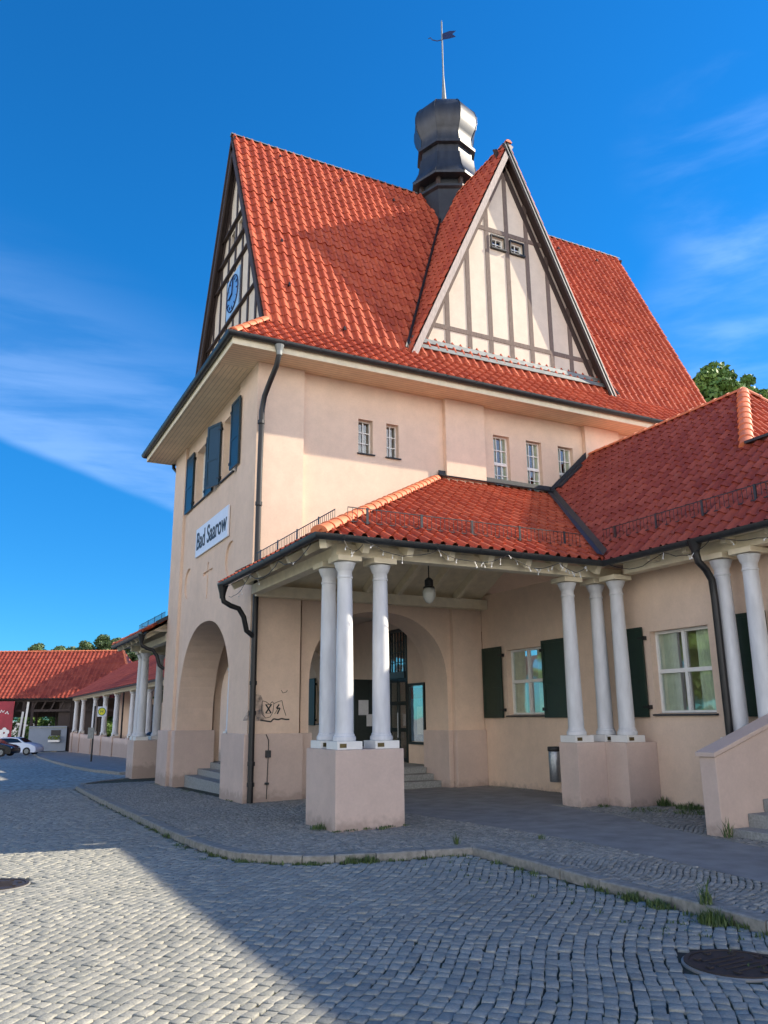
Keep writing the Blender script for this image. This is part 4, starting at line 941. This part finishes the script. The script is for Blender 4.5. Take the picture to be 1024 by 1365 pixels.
def make_setts(name, mat, keep, w, lmin, lmax, heading, wave, lam, box, dz, gap=.011, jit=.007, inset=.013, hgt=.012, drop=.03):
    e1 = np.array([math.sin(heading), math.cos(heading)]); e2 = np.array([math.cos(heading), -math.sin(heading)])
    x0, x1, y0, y1 = box; cx, cy = (x0+x1)/2, (y0+y1)/2; R = math.hypot(x1-x0, y1-y0)/2+1
    C4 = []; nrow = int(2*R/w)
    for i in range(nrow):
        s = -R+rng.uniform(0, .1); L = []
        nn = int(2*R/lmin); ls = rng.uniform(lmin, lmax, nn); ss = s+np.concatenate([[0], np.cumsum(ls)]); ss = ss[ss < R]
        a, b = ss[:-1], ss[1:]; t0 = -R+i*w
        C4.append(np.stack([a, b, np.full(a.shape, t0), np.full(a.shape, t0+w)], 1))
    C4 = np.concatenate(C4)
    def wv(s, t): return wave*np.sin(2*np.pi*s/lam+.35*np.sin(t*.9)*2)+wave*.6*np.sin(2*np.pi*s/(lam*2.3)+t*.35+1)
    sm, tm = (C4[:, 0]+C4[:, 1])/2, (C4[:, 2]+C4[:, 3])/2
    px = cx+e1[0]*sm+e2[0]*(tm+wv(sm, tm)); py = cy+e1[1]*sm+e2[1]*(tm+wv(sm, tm))
    k = (px > x0) & (px < x1) & (py > y0) & (py < y1); k[k] &= keep(px[k], py[k]); C4 = C4[k]; n = len(C4)
    a, b, c, d = C4.T; gp_ = gap/2
    s4 = np.stack([a+gp_, b-gp_, b-gp_, a+gp_], 1)+rng.normal(0, jit, (n, 4)); t4 = np.stack([c+gp_, c+gp_, d-gp_, d-gp_], 1)+rng.normal(0, jit, (n, 4))
    sc = s4.mean(1, keepdims=True); tc_ = t4.mean(1, keepdims=True)
    hz = rng.normal(0, hgt*.22, (n, 1)); tilt = rng.normal(0, .016, (n, 2))
    rings = []
    for f, z in ((1.0, -drop), (.97, -inset*.55), (None, 0)):
        if f is None:
            ds = s4-sc; dt = t4-tc_; q = 1-inset/np.maximum(np.abs(ds), .02); S_ = sc+ds*np.clip(q, .4, 1); T_ = tc_+dt*np.clip(1-inset/np.maximum(np.abs(dt), .02), .4, 1)
        else: S_ = sc+(s4-sc)*f; T_ = tc_+(t4-tc_)*f
        Xp = cx+e1[0]*S_+e2[0]*(T_+wv(S_, T_)); Yp = cy+e1[1]*S_+e2[1]*(T_+wv(S_, T_))
        Zp = Gv(Xp, Yp)+dz+z+(hz+tilt[:, :1]*(S_-sc)+tilt[:, 1:]*(T_-tc_) if z > -drop else 0)
        rings.append(np.stack([Xp, Yp, Zp], 2))
    Sm = cx+e1[0]*sc+e2[0]*(tc_+wv(sc, tc_)); Ym = cy+e1[1]*sc+e2[1]*(tc_+wv(sc, tc_)); Zm = Gv(Sm, Ym)+dz+hz+.004
    V = np.concatenate([np.concatenate(rings, 1), np.stack([Sm, Ym, Zm], 2)], 1)   # n,13,3
    base = np.array([(0, 1, 5, 4), (1, 2, 6, 5), (2, 3, 7, 6), (3, 0, 4, 7), (4, 5, 9, 8), (5, 6, 10, 9), (6, 7, 11, 10), (7, 4, 8, 11)])
    tri = np.array([(8, 9, 12), (9, 10, 12), (10, 11, 12), (11, 8, 12)])
    off = (np.arange(n)*13)[:, None, None]
    Q = (base[None]+off).reshape(-1, 4); T = (tri[None]+off).reshape(-1, 3)
    me = bpy.data.meshes.new(name); nv = n*13; me.vertices.add(nv); me.vertices.foreach_set('co', V.reshape(-1).astype(np.float32))
    loops = np.concatenate([Q.reshape(-1), T.reshape(-1)]); me.loops.add(len(loops)); me.loops.foreach_set('vertex_index', loops.astype(np.int32))
    np_ = len(Q)+len(T); me.polygons.add(np_); st_ = np.concatenate([np.arange(len(Q))*4, len(Q)*4+np.arange(len(T))*3]); me.polygons.foreach_set('loop_start', st_.astype(np.int32))
    me.update(calc_edges=True)
    at = me.attributes.new('tint', 'FLOAT', 'POINT'); at.data.foreach_set('value', np.repeat(rng.random(n), 13).astype(np.float32))
    me.shade_smooth(); me.set_sharp_from_angle(angle=math.radians(60)); me.materials.append(mat); print(name, n); return struct(place(name, me))
def wedge(px, py, rmax):
    az_ = np.degrees(np.arctan2(px, py)); r = np.hypot(px, py); return (az_ > -6) & (az_ < 64) & (r > 2.0) & (r < rmax)
def road_keep(px, py):
    k = wedge(px, py, 27) & ~inside(px, py, WALK) & (dist_line(px, py, KERB) > .07)
    for x, y, r in MH: k &= np.hypot(px-x, py-y) >  r*1.05+.03
    return k
ASPH = [(6.9, -3), (7.1, 5.0), (7.3, 7.3), (7.4, 8.5), (7.35, 9.6), (7.2, 11.0), (7.0, 13), (6.9, 16.9), (10.9, 16.9), (11.1, 12.3), (9.6, 12.25), (9.55, 10.6), (9.2, 9.3), (8.95, 8.2), (8.8, 7.0), (8.7, 5), (8.7, -3)]
def walk_keep(px, py):
    k = wedge(px, py, 27) & inside(px, py, WALK) & (dist_line(px, py, KERB) > .20) & ~inside(px, py, ASPH)
    k &= ~((px > 11.15)) & ~((px > 5.3) & (py > 17.0) & (py < 24.4)) & ~((px > 9.2) & (py < 8.0))
    return k
make_setts('cobbled_road', M['sett'], road_keep, .094, .08, .145, math.radians(43), .05, 3.1, (-4, 7, 1, 27), -.089, gap=.007, inset=.007, drop=.018, jit=.006)
make_setts('pavement_setts', M['sett_small'], walk_keep, .07, .055, .085, math.radians(62), .05, 1.5, (2.8, 11.3, 1.5, 27), -.012, gap=.010, jit=.005, inset=.010, drop=.016)
jm = gsheet('road_joints'); bpy.data.objects.remove(jm)
sheet('road_joints', -4.2, 6.1, .5, 26.6, 12, 40, -.1045, M['joint'])
slab('asphalt_path', ASPH, -.012, -.05, M['asphalt'])

# ------------------------------------------------------------------ weeds
def tufts(name, spots, label):
    V = []; F = []; T = []; r = random.Random(11)
    for (x, y, rad, h, n, zoff) in spots:
        for i in range(n):
            a = r.uniform(0, 6.28); d = rad*math.sqrt(r.random()); bx = x+d*math.cos(a); by = y+d*math.sin(a); hh = h*r.uniform(.35, 1)*(1-.5*d/rad)
            a2 = r.uniform(0, 6.28); w = r.uniform(.003, .008); lean = r.uniform(.1, .7)*hh; dx, dy = math.cos(a2), math.sin(a2); b = len(V); z = G(bx, by)+zoff
            V += [(bx-dy*w, by+dx*w, z), (bx+dy*w, by-dx*w, z), (bx+dx*lean*.4+dy*w*.8, by+dy*lean*.4-dx*w*.8, z+hh*.6), (bx+dx*lean*.4-dy*w*.8, by+dy*lean*.4+dx*w*.8, z+hh*.6), (bx+dx*lean, by+dy*lean, z+hh)]
            F += [(b, b+1, b+2, b+3), (b+3, b+2, b+4)]; T += [r.random()]*5
    me = bpy.data.meshes.new(name); me.from_pydata(V, [], F); at = me.attributes.new('tint', 'FLOAT', 'POINT'); at.data.foreach_set('value', T); me.materials.append(M['grass'])
    o = place(name, me); tag(o, label, 'weeds'); o['kind'] = 'stuff'; return o
sp_ = [(5.0, 11.9, .16, .12, 160, 0), (5.75, 11.3, .12, .08, 50, 0), (4.45, 9.6, .16, .16, 260, -.1), (4.62, 9.46, .1, .15, 120, -.1), (3.95, 9.72, .1, .1, 70, -.1), (5.9, 9.5, .05, .2, 30, 0), (5.85, 9.33, .08, .12, 60, -.1),
       (5.86, 6.3, .12, .12, 180, -.1), (5.84, 5.95, .12, .12, 200, -.1), (5.82, 5.3, .14, .18, 330, -.1), (5.95, 5.5, .06, .3, 40, 0), (3.3, 10.4, .08, .08, 60, -.1), (3.05, 13.2, .12, .1, 100, -.1), (3.0, 14.0, .12, .09, 90, -.1), (2.95, 12.2, .1, .07, 60, -.1),
       (11.0, 10.9, .12, .22, 130, 0), (10.95, 10.3, .2, .16, 220, 0), (10.95, 9.7, .18, .16, 160, 0), (10.3, 10.6, .35, .06, 160, 0), (10.6, 9.9, .3, .07, 200, 0), (9.05, 7.9, .06, .4, 30, 0), (10.1, 11.4, .12, .08, 60, 0), (5.3, 9.42, .1, .08, 60, -.1), (7.05, 9.2, .05, .12, 20, 0)]
rr = random.Random(5)
for i in range(90):
    t = rr.random(); y = 3.5+t*5.5; sp_.append((5.75+rr.uniform(-.7, .1), y, .04, .05, 8, -.1))
for i in range(50): sp_.append((rr.uniform(2.9, 3.05), rr.uniform(10.5, 20), .06, .06, 10, -.1))
for i in range(24): sp_.append((5.86+rr.uniform(-.08, .03), 3.4+rr.random()*5.6, .07, .09, 26, -.1))
for i in range(40): sp_.append((3.2+rr.random()*2.8, 0, .05, .07, 0, -.1))
for (qa, qb) in zip(KERB[6:14], KERB[7:15]):
    for i in range(7): t = rr.random(); sp_.append((qa[0]+(qb[0]-qa[0])*t-.03, qa[1]+(qb[1]-qa[1])*t-.04, .06, .07, 14, -.1))
for i in range(30): sp_.append((11.08+rr.uniform(-.1, .04), rr.uniform(8.6, 11), .06, .1, 18, 0))
for i in range(16): sp_.append((rr.uniform(5.0, 6.25), 11.42, .04, .05, 10, 0))
for i in range(10): sp_.append((5.16, rr.uniform(16.5, 25), .05, .05, 12, 0))
tufts('weeds', sp_, 'green weeds and grass tufts growing along the kerb and between the stones')

# ------------------------------------------------------------------ far side of the forecourt
cw = thing('colonnade', 'long low colonnade of white columns along the right side of the forecourt', 'colonnade', (11, 55, -1))
obj('parapet_wall', MB().box(9.45, 9.72, 42.2, 84, -1.6, .42), M['plinth'], cw)
ycs = [43.5, 48.6, 53.6, 59.6, 64.8, 70.0, 77.2, 82.2]
for y in ycs:
    obj('pier', MB().box(9.36, 9.80, y-.45, y+.45, -1.6, .52), M['plinth'], cw, bevel=.01)
    c0 = column(cw, 9.62, y, .52, 3.42, r=.2)
ex = thing_dummy = None
obj('beam', MB().box(9.45, 9.8, 41, 84.2, 3.422, 3.66), M['cream'], cw)
obj('back_wall', wall((13.6, 0, 0), Y, Z, -X, rect(41, 84, -1.6, 4.4), [archpoly(53.5, 1.3, -1, 1.6, 1.2), archpoly(60.5, 1.3, -1, 1.6, 1.2), archpoly(67.5, 1.3, -1, 1.6, 1.2), archpoly(75, 1.3, -1, 1.6, 1.2)], .3), M['wall'], cw)
for y in (53.5, 60.5, 67.5, 75):
    d = MB(); d.box(13.7, 13.75, y-1.3, y+1.3, -1, 3); o = obj('glazed_door', d, M['door'], cw)
    obj('pane', MB().box(13.66, 13.69, y-1.0, y+1.0, .0, 1.5), M['glass'], o)
rp = MB(); rp.box(13.3, 13.55, 50, 50.2, -1.2, 3.4); rp.box(9.55, 9.65, 57, 57.1, -1.2, 3.4); obj('post', rp, M['black'], cw)
tiled('roof_slope', (9.0, 84.5, 3.68), -Y, Vector((1, 0, .62)), 46, 6.2, [((14.2, 0, 0), (-1, 0, 0)), ((0, 39, 0), (0, 1, 0))], M['tile_old'], cw, pitch=.4, row=.42)
bk = MB(); bk.poly([(14.2, 39, 6.9), (14.2, 84.5, 6.9), (19.4, 84.5, 3.7), (19.4, 39, 3.7)]); obj('rear_roof_slope', bk, M['tile_old'], cw)
gutter('gutter', [(8.95, 39.2, 3.66), (8.95, 84.4, 3.66)], .09, cw)
ge = MB(); ge.prism([(9.1, 39.3, 3.7), (14.2, 39.3, 6.8), (19.3, 39.3, 3.7)], (0, .15, 0)); ge.box(13.6, 19, 39.4, 41, -1.5, 4); obj('end_wall', ge, M['wall'], cw)
# barn across the end, in its own turned frame
TH = -YAW
def B(xr, d, z): return (fw2.x*d+rt2.x*xr, fw2.y*d+rt2.y*xr, z)
fw2 = Vector((math.sin(YAW), math.cos(YAW), 0)); rt2 = Vector((math.cos(YAW), -math.sin(YAW), 0))
bn = thing('timber_barn', 'long open timber barn with a sunlit red tiled roof closing the forecourt', 'barn', B(-38, 86, -1.27))
sl = Vector(B(0, 4.6, 4.85))-Vector(B(0, 0, 0))
tiled('roof_slope', B(-54, 81.4, 3.72), rt2, Vector((fw2.x*4.9, fw2.y*4.9, 4.95)), 29.6, 7.1, [(B(-25.0, 0, 0), tuple(-rt2)), (B(-27.9, 86.3, 8.68), tuple(-(rt2*.86+fw2*.5)))], M['tile_old'], bn, pitch=.42, row=.42, amp=.06)
bk = MB(); bk.poly([B(-54, 86.35, 8.7), B(-27.8, 86.35, 8.7), B(-25.0, 91.5, 3.7), B(-54, 91.5, 3.7)]); bk.poly([B(-27.8, 86.35, 8.66), B(-25, 81.4, 3.7), B(-25, 91.5, 3.7)]); obj('rear_roof_slope', bk, M['tile_old'], bn)
ridge_tiles('ridge_tiles', B(-54, 86.35, 8.7), B(-27.8, 86.35, 8.7), .13, bn); ridge_tiles('hip_tiles', B(-25, 81.6, 3.8), B(-27.8, 86.3, 8.7), .13, bn)
gutter('gutter', [B(-54, 81.3, 3.7), B(-25, 81.3, 3.7)], .09, bn)
for i, xr in enumerate((-50, -46, -42, -38.2, -36.0, -35.1, -31.2, -29)):
    m1_ = MB().bar(B(xr, 82, -1.6), B(xr, 82, 3.7), .24, .24); obj('post', m1_, M['timber_dark'], bn)
    m1_ = MB().bar(B(xr, 90.5, -1.6), B(xr, 90.5, 3.7), .24, .24); obj('post', m1_, M['timber_dark'], bn)
tm = MB(); tm.bar(B(-54, 82, 3.55), B(-27, 82, 3.55), .25, .3); tm.bar(B(-54, 90.5, 3.5), B(-27, 90.5, 3.5), .25, .3); tm.bar(B(-54, 82, 2.55), B(-27, 82, 2.55), .12, .22); tm.bar(B(-54, 86, 2.6), B(-27, 86, 2.6), .2, .3)
for k in range(30): tm.bar(B(-54+.9*k, 82.0, 2.6), B(-53.6+.9*k, 82.0, 3.5), .1, .12)
for k in range(25): tm.bar(B(-54+.95*k, 82.2, 3.6), B(-54+.95*k, 86, 7.6), .12, .16); tm.bar(B(-54+.95*k, 90.2, 3.6), B(-54+.95*k, 86.4, 7.6), .12, .16)
obj('truss', tm, M['timber_dark'], bn)
dk = MB(); dk.poly([B(-54, 81.6, 3.65), B(-27.2, 81.6, 3.65), B(-29.9, 86.3, 8.45), B(-54, 86.3, 8.45)]); obj('boarding', dk, M['timber_dark'], bn)
dk = MB(); dk.bar(B(-32.6, 82.4, 1.1), B(-28.5, 82.4, 1.1), .1, 4.9); obj('dark_partition', dk, M['timber_dark'], bn)
dk = MB().bar(B(-54, 90.8, 2.9), B(-27, 90.8, 2.9), .1, 1.9); obj('rear_boarding', dk, M['timber_dark'], bn)
for (a, b_) in ((-36.15, -35.75), (-35.7, -35.3)):
    w_ = MB().bar(B(a, 81.75, -.6), B(a+.25, 81.75, 2.45 if b_ < -35.5 else 3.4), .2, .06, up=tuple(fw2)); obj('white_brace', w_, M['white'], bn)
gw_ = tag(obj('grey_gate', MB().bar(B(-35.0, 81.5, -.12), B(-31.3, 81.5, -.12), .1, 2.35), M['grey_panel']), 'pale grey boarded gate closing the bay of the timber barn beside the colonnade', 'gate')
obj('top_rail', MB().bar(B(-35.0, 81.4, .92), B(-31.3, 81.4, .92), .06, .1), M['zinc'], gw_)
pp = tag(obj('flower_box', MB().bar(B(-32.9, 81.2, -.35), B(-31.8, 81.2, -.35), .3, .2), M['white'], bevel=.01), 'white flower box with yellow flowers hung on the grey gate', 'flower box')
fb = MB(); 
for k in range(60): q = B(-32.9+rr.uniform(0, 1.1), 81.1+rr.uniform(-.1, .1), -.2+rr.uniform(0, .35)); fb.box(q[0]-.05, q[0]+.05, q[1]-.05, q[1]+.05, q[2]-.04, q[2]+.04)
obj('flowers', fb, M['planting'], pp)
pc_ = tag(obj('framed_picture', MB().bar(B(-32.8, 81.4, .42), B(-31.9, 81.4, .42), .03, .5), M['ink']), 'small dark picture on the grey gate above the flower box', 'picture')
bnr = tag(obj('red_banner', MB().bar(B(-42, 81.0, 1.5), B(-36.5, 81.0, 1.5), .04, 3.9), M['banner']), 'large red banner with white writing and a white flower hung on the timber barn', 'banner')
wt = MB()
for x0_, x1_, z_ in ((-40.0, -38.0, .1),): 
    for a, b_ in (((x0_, 1.05), (x1_, 1.05)), ((x1_, 1.05), (x1_, -.25)), ((x1_, -.25), (x0_, -.25))): wt.bar(B(a[0], 80.95, a[1]), B(b_[0], 80.95, b_[1]), .03, .07)
obj('white_frame', wt, M['white'], bnr)
wl = MB(); r2 = random.Random(3)
for z_ in (.75, .4, .05):
    x = -39.9
    while x < -38.25: L = r2.uniform(.12, .4); wl.bar(B(x, 80.95, z_), B(min(x+L, -38.2), 80.95, z_), .02, .13); x += L+.1
x = -38.9; px_ = None
for k in range(34):
    q = B(-39.4+k*.075, 80.95, 2.75-.012*k+.16*math.sin(k*1.7)*(1 if k % 5 else .3))
    if px_ is not None and k % 7: wl.bar(px_, q, .02, .06)
    px_ = q
obj('white_lines', wl, M['white'], bnr)
fl_ = MB()
for k in range(5):
    a = 2*math.pi*k/5+.3; fl_.prism([B(-37.2+.3*math.cos(a)+.22*math.cos(2*math.pi*i/10), 80.95, .45+.3*math.sin(a)+.22*math.sin(2*math.pi*i/10)) for i in range(10)], tuple(-fw2*.01*(k+1)))
obj('white_flower', fl_, M['white'], bnr)
# bus stop sign
bs = thing('bus_stop_sign', 'bus stop sign with a yellow disc on a thin black post beside the colonnade', 'sign', (6.8, 49.5, -.65))
obj('post', MB().tube([(6.8, 49.5, -.7), (6.8, 49.5, 2.4)], .05, 8), M['black'], bs)
pl_ = MB(); a = Vector((6.78, 49.45, 1.3)); pl_.bar(a, a+rt2*.62, .03, .0) if False else None
q = lambda s, z, o=0: Vector((6.83, 49.42, z))+rt2*s-fw2*o
pl_.prism([q(.1, 1.8), q(.62, 1.8), q(.62, 2.36), q(.1, 2.36)], fw2*.03); po_ = obj('plate', pl_, M['paper'], bs)
obj('disc', MB().prism([q(.36+.22*math.cos(2*math.pi*i/24), 2.08+.22*math.sin(2*math.pi*i/24), .012) for i in range(24)], fw2*.01), M['sign_green'], po_)
obj('disc', MB().prism([q(.36+.18*math.cos(2*math.pi*i/24), 2.08+.18*math.sin(2*math.pi*i/24), .016) for i in range(24)], fw2*.003), M['yellow'], po_)
text('lettering', 'H', q(.36, 2.08, .022), rt2, Z, .26, M['sign_green'], po_)
obj('timetable', MB().prism([q(-.35, .6), q(-.02, .6), q(-.02, 1.2), q(-.35, 1.2)], fw2*.03), M['zinc'], bs)
lb = thing('litter_bin', 'black litter bin on a post in front of the colonnade wall', 'bin', (7.2, 38.6, -.45))
obj('bin_body', MB().lathe((7.6, 37.6, 0), [(.2, .1), (.27, .12), (.3, .78), (.3, .8)], 16), M['black'], lb); obj('bin_hood', MB().lathe((7.6, 37.6, 0), [(.3, .92), (.3, .96), (.05, 1.1)], 16), M['black'], lb)
obj('post', MB().tube([(7.6, 37.6, -.5), (7.6, 37.6, 1.0)], .04, 8), M['black'], lb)
# ------------------------------------------------------------------ cars
def car(pos, ang, L, H, body, label, name='parked_car'):
    t = thing(name, label, 'car', pos)
    c, s = math.cos(ang), math.sin(ang); T = lambda x, y, z: (pos[0]+c*x-s*y, pos[1]+s*x+c*y, pos[2]+z)
    hw = .88
    prof = [(-.5*L, .42), (-.5*L, .8), (-.485*L, .98), (-.47*L, H*.66), (-.40*L, H*.93), (-.25*L, H*.99), (-.02*L, H), (.10*L, H*.95), (.245*L, H*.70), (.40*L, H*.60), (.47*L, H*.5), (.495*L, .55), (.5*L, .38), (.485*L, .22), (-.48*L, .22)]
    def inset(z): return 0 if z < H*.62 else .22*(z-H*.62)/(H*.38)
    mb = MB(); n = len(prof); vs = []
    for y, k in ((-hw, 1), (-hw+.05, 0), (hw-.05, 0), (hw, 1)):
        for x, z in prof:
            sg = -1 if y < 0 else 1; yy = y-sg*inset(z); xx = x*(.985 if k else 1); zz = z if not k else .25+(z-.25)*.985
            vs.append(T(xx, yy, zz))
    fs = [(j*n+i, j*n+(i+1) % n, (j+1)*n+(i+1) % n, (j+1)*n+i) for j in range(3) for i in range(n)]+[tuple(range(n)), tuple(3*n+i for i in range(n))]
    mb.add(vs, fs); obj('body', mb, body, t, smooth=True)
    for sg in (-1, 1):
        gl = []
        for x, z in ((-.43*L, H*.67), (-.37*L, H*.9), (-.22*L, H*.945), (-.03*L, H*.95), (.085*L, H*.905), (.20*L, H*.7)): gl.append(T(x, sg*(hw-inset(z)+.006), z))
        w = MB().poly(gl); obj('side_window', w, M['carglass'], t)
        for xx in (-.31*L, .31*L):
            wm = MB(); K = 20; c0 = Vector(T(xx, sg*(hw-.2), .32)); ax = Vector(T(0, 1, 0))-Vector(T(0, 0, 0)); fx = Vector(T(1, 0, 0))-Vector(T(0, 0, 0))
            wm.prism([c0+(fx*math.cos(2*math.pi*i/K)+Z*math.sin(2*math.pi*i/K))*.33 for i in range(K)], ax*sg*.215); wo = obj('wheel', wm, M['rubber'], t)
            rm = MB(); rm.prism([c0+ax*sg*.217+(fx*math.cos(2*math.pi*i/K)+Z*math.sin(2*math.pi*i/K))*.2 for i in range(K)], ax*sg*.01); obj('rim', rm, M['zinc'], wo)
        hl = MB().prism([T(.455*L, sg*.62, H*.5), T(.49*L, sg*.62, H*.44), T(.475*L, sg*.84, H*.44), T(.43*L, sg*.84, H*.51)], (0, 0, .03)); obj('headlight', hl, M['sign'], t)
    ws = MB().poly([T(.105*L, -.62, H*.94), T(.105*L, .62, H*.94), T(.245*L+.01, .78, H*.715), T(.245*L+.01, -.78, H*.715)]); ws.v = [(x+.0, y, z+.012) for x, y, z in ws.v]; obj('windscreen', ws, M['carglass'], t)
    return t
car(B(-32.6, 73.5, -1.3), -YAW, 4.3, 1.50, M['car_white'], 'white hatchback parked in front of the grey gate at the far left')
car(B(-31.6, 66.5, -1.12), -YAW, 4.3, 1.42, M['car_dark'], 'dark car parked nearest, overlapping the white one at the left edge')
car((13.1, 46.5, -.75), math.radians(90-YAW*57.3), 4.6, 2.1, M['car_blue'], 'blue van seen through the side arch behind the far porch column', 'parked_van')

# ------------------------------------------------------------------ trees
def tree(name, label, cat, x, y, z, h, crown_r, mat, leaf, n, seed, group=None, pine=False, base=.35):
    t = thing(name, label, cat, (x, y, z), group); r = np.random.default_rng(seed)
    tk = MB(); tk.tube([(x, y, z-.3), (x+.1, y, z+h*.4), (x-.1, y+.1, z+h*.75), (x, y, z+h*.95)], [h*.022, h*.016, h*.01, .03], 8)
    for k in range(12):
        a = r.uniform(0, 6.28); zz = z+h*r.uniform(base+.05, .85); L = crown_r*r.uniform(.5, .95)
        tk.tube([(x, y, zz), (x+L*.5*math.cos(a), y+L*.5*math.sin(a), zz+.25*L), (x+L*math.cos(a), y+L*math.sin(a), zz+.4*L)], [h*.007, h*.005, .02], 5)
    obj('trunk', tk, M['bark'], t)
    nc = 80; ca = r.uniform(0, 6.28, nc); ch = r.uniform(0, 1, nc)
    prof_ = np.sin(np.pi*np.clip(.12+.88*ch, 0, 1))**.6 if not pine else np.clip(1-ch**4, .12, 1)*1.0
    cr = crown_r*prof_*r.uniform(.35, 1, nc); cx = x+cr*np.cos(ca); cy = y+cr*np.sin(ca); cz = z+h*(base+(1-base-.06)*ch)
    rad = crown_r*r.uniform(.1, .3, nc)
    idx = r.integers(0, nc, n); d = r.normal(0, 1, (n, 3)); d /= np.linalg.norm(d, axis=1, keepdims=True); rr_ = rad[idx]*r.uniform(.45, 1, n)**.6
    P = np.stack([cx[idx], cy[idx], cz[idx]], 1)+d*rr_[:, None]*np.array([1, 1, .62])
    u = r.normal(0, 1, (n, 3)); u /= np.linalg.norm(u, axis=1, keepdims=True); v = np.cross(u, d+r.normal(0, .4, (n, 3))); v /= np.linalg.norm(v, axis=1, keepdims=True)
    s = leaf*r.uniform(.6, 1.3, (n, 1)); V = np.stack([P-u*s, P+v*s*.6, P+u*s, P-v*s*.6], 1).reshape(-1, 3)
    me = bpy.data.meshes.new('crown'); me.from_pydata(V.tolist(), [], (np.arange(n*4).reshape(-1, 4)).tolist())
    at = me.attributes.new('tint', 'FLOAT', 'POINT'); at.data.foreach_set('value', np.repeat(np.clip(r.normal(.5, .3, nc)[idx]*.6+r.random(n)*.4, 0, 1), 4).astype(np.float32)); me.materials.append(mat)
    place('crown', me, t); return t
def dup(root, loc, rotz, sc, label):
    r = root.copy(); COL.objects.link(r); r.location = loc; r.rotation_euler = (0, 0, rotz); r.scale = (sc, sc, sc); r['label'] = label
    for ch in list(root.children):
        c = ch.copy(); COL.objects.link(c); c.parent = r; c.matrix_parent_inverse = Matrix(ch.matrix_parent_inverse)
    return r
#TREES
trees = [(-44.7, 104, 12.9, 'first small pine top poking over the barn ridge, far left'), (-42.2, 105, 12.6, 'second low pine top over the barn ridge'), (-40.0, 104, 12.4, 'low dark pine over the barn ridge left of the tall group'),
         (-38.0, 103, 13.0, 'bushy pine at the left of the tall group behind the barn ridge'), (-36.3, 104, 13.9, 'tallest pine rising behind the middle of the barn ridge'), (-34.4, 103, 13.4, 'pine right of the tallest one behind the barn ridge'), (-32.5, 104, 13.6, 'pine behind the end of the barn ridge'),
         (-30.4, 103, 13.3, 'broad pine standing above the colonnade roof'), (-28.4, 104, 13.0, 'pine just left of the far porch columns'), (-26.2, 103, 13.2, 'pine seen between the far porch columns and the station wall')]
p0 = B(trees[0][0], trees[0][1], -1.3)
first = tree('pine_tree', trees[0][3], 'tree', *p0, 12.9, 2.9, M['pine'], .17, 15000, 21, 'pines behind the timber barn', pine=True, base=.4)
for i, (xr, d, h, lab) in enumerate(trees[1:]):
    dup(first, B(xr, d, -1.3), 1.3*i+.5, h/12.9, lab)
shr = tree('shrub', 'sunlit green shrub seen through the open bay of the barn', 'shrub', *B(-33.6, 95, -1.3), 4.6, 2.6, M['leaf'], .12, 9000, 33, 'shrubs behind the open barn', base=.05)
dup(shr, B(-37.5, 96, -1.3), 1.2, 1.1, 'green shrub behind the barn posts next to the red banner'); dup(shr, B(-40.5, 95, -1.3), .4, 1.0, 'green shrub showing behind the red banner'); dup(shr, B(-35.6, 94, -1.3), 3.2, .95, 'low green shrub behind the white braces of the barn'); dup(shr, B(-31.6, 95, -1.3), 5.2, 1.0, 'green shrub above the right half of the grey gate'); dup(shr, B(-29.8, 96, -1.3), 2.2, 1.0, 'green shrub behind the dark partition of the barn')
tree('leafy_tree', 'leafy green tree rising behind the ridge where the main roof meets the wing', 'tree', 33.6, 26.9, 0, 20.4, 2.9, M['leaf'], .15, 26000, 8)
tree('leafy_tree', 'narrow leafy tree top beside the hip tiles of the wing', 'tree', 36.6, 27.2, 0, 20.6, 2.1, M['leaf'], .14, 16000, 14)
tree('leafy_tree', 'tree behind the far porch seen through the side arch', 'tree', 16, 58, -.8, 9, 4, M['leaf'], .2, 9000, 15, base=.15)
tree('pine_tree', 'pine behind the colonnade, shading the barn roof', 'tree', 22, 85.4, -1.3, 17, 3.2, M['pine'], .2, 9000, 51, pine=True, base=.45)
g0 = tree('broad_tree', 'large leafy tree on the far side of the forecourt, nearest the camera', 'tree', -17, 8, 0, 13, 5, M['leaf'], .26, 9000, 41, 'trees across the forecourt', base=.12)
dup(g0, (-18, 20, -.1), 1, 1.1, 'second large tree across the forecourt'); dup(g0, (-19, 34, -.4), 2, 1.0, 'third large tree across the forecourt'); dup(g0, (-17, -6, 0), 3, 1.05, 'large tree behind the camera on the left'); dup(g0, (-22, 50, -.7), 4, 1.1, 'farthest large tree across the forecourt')
print('objects', len(bpy.data.objects))
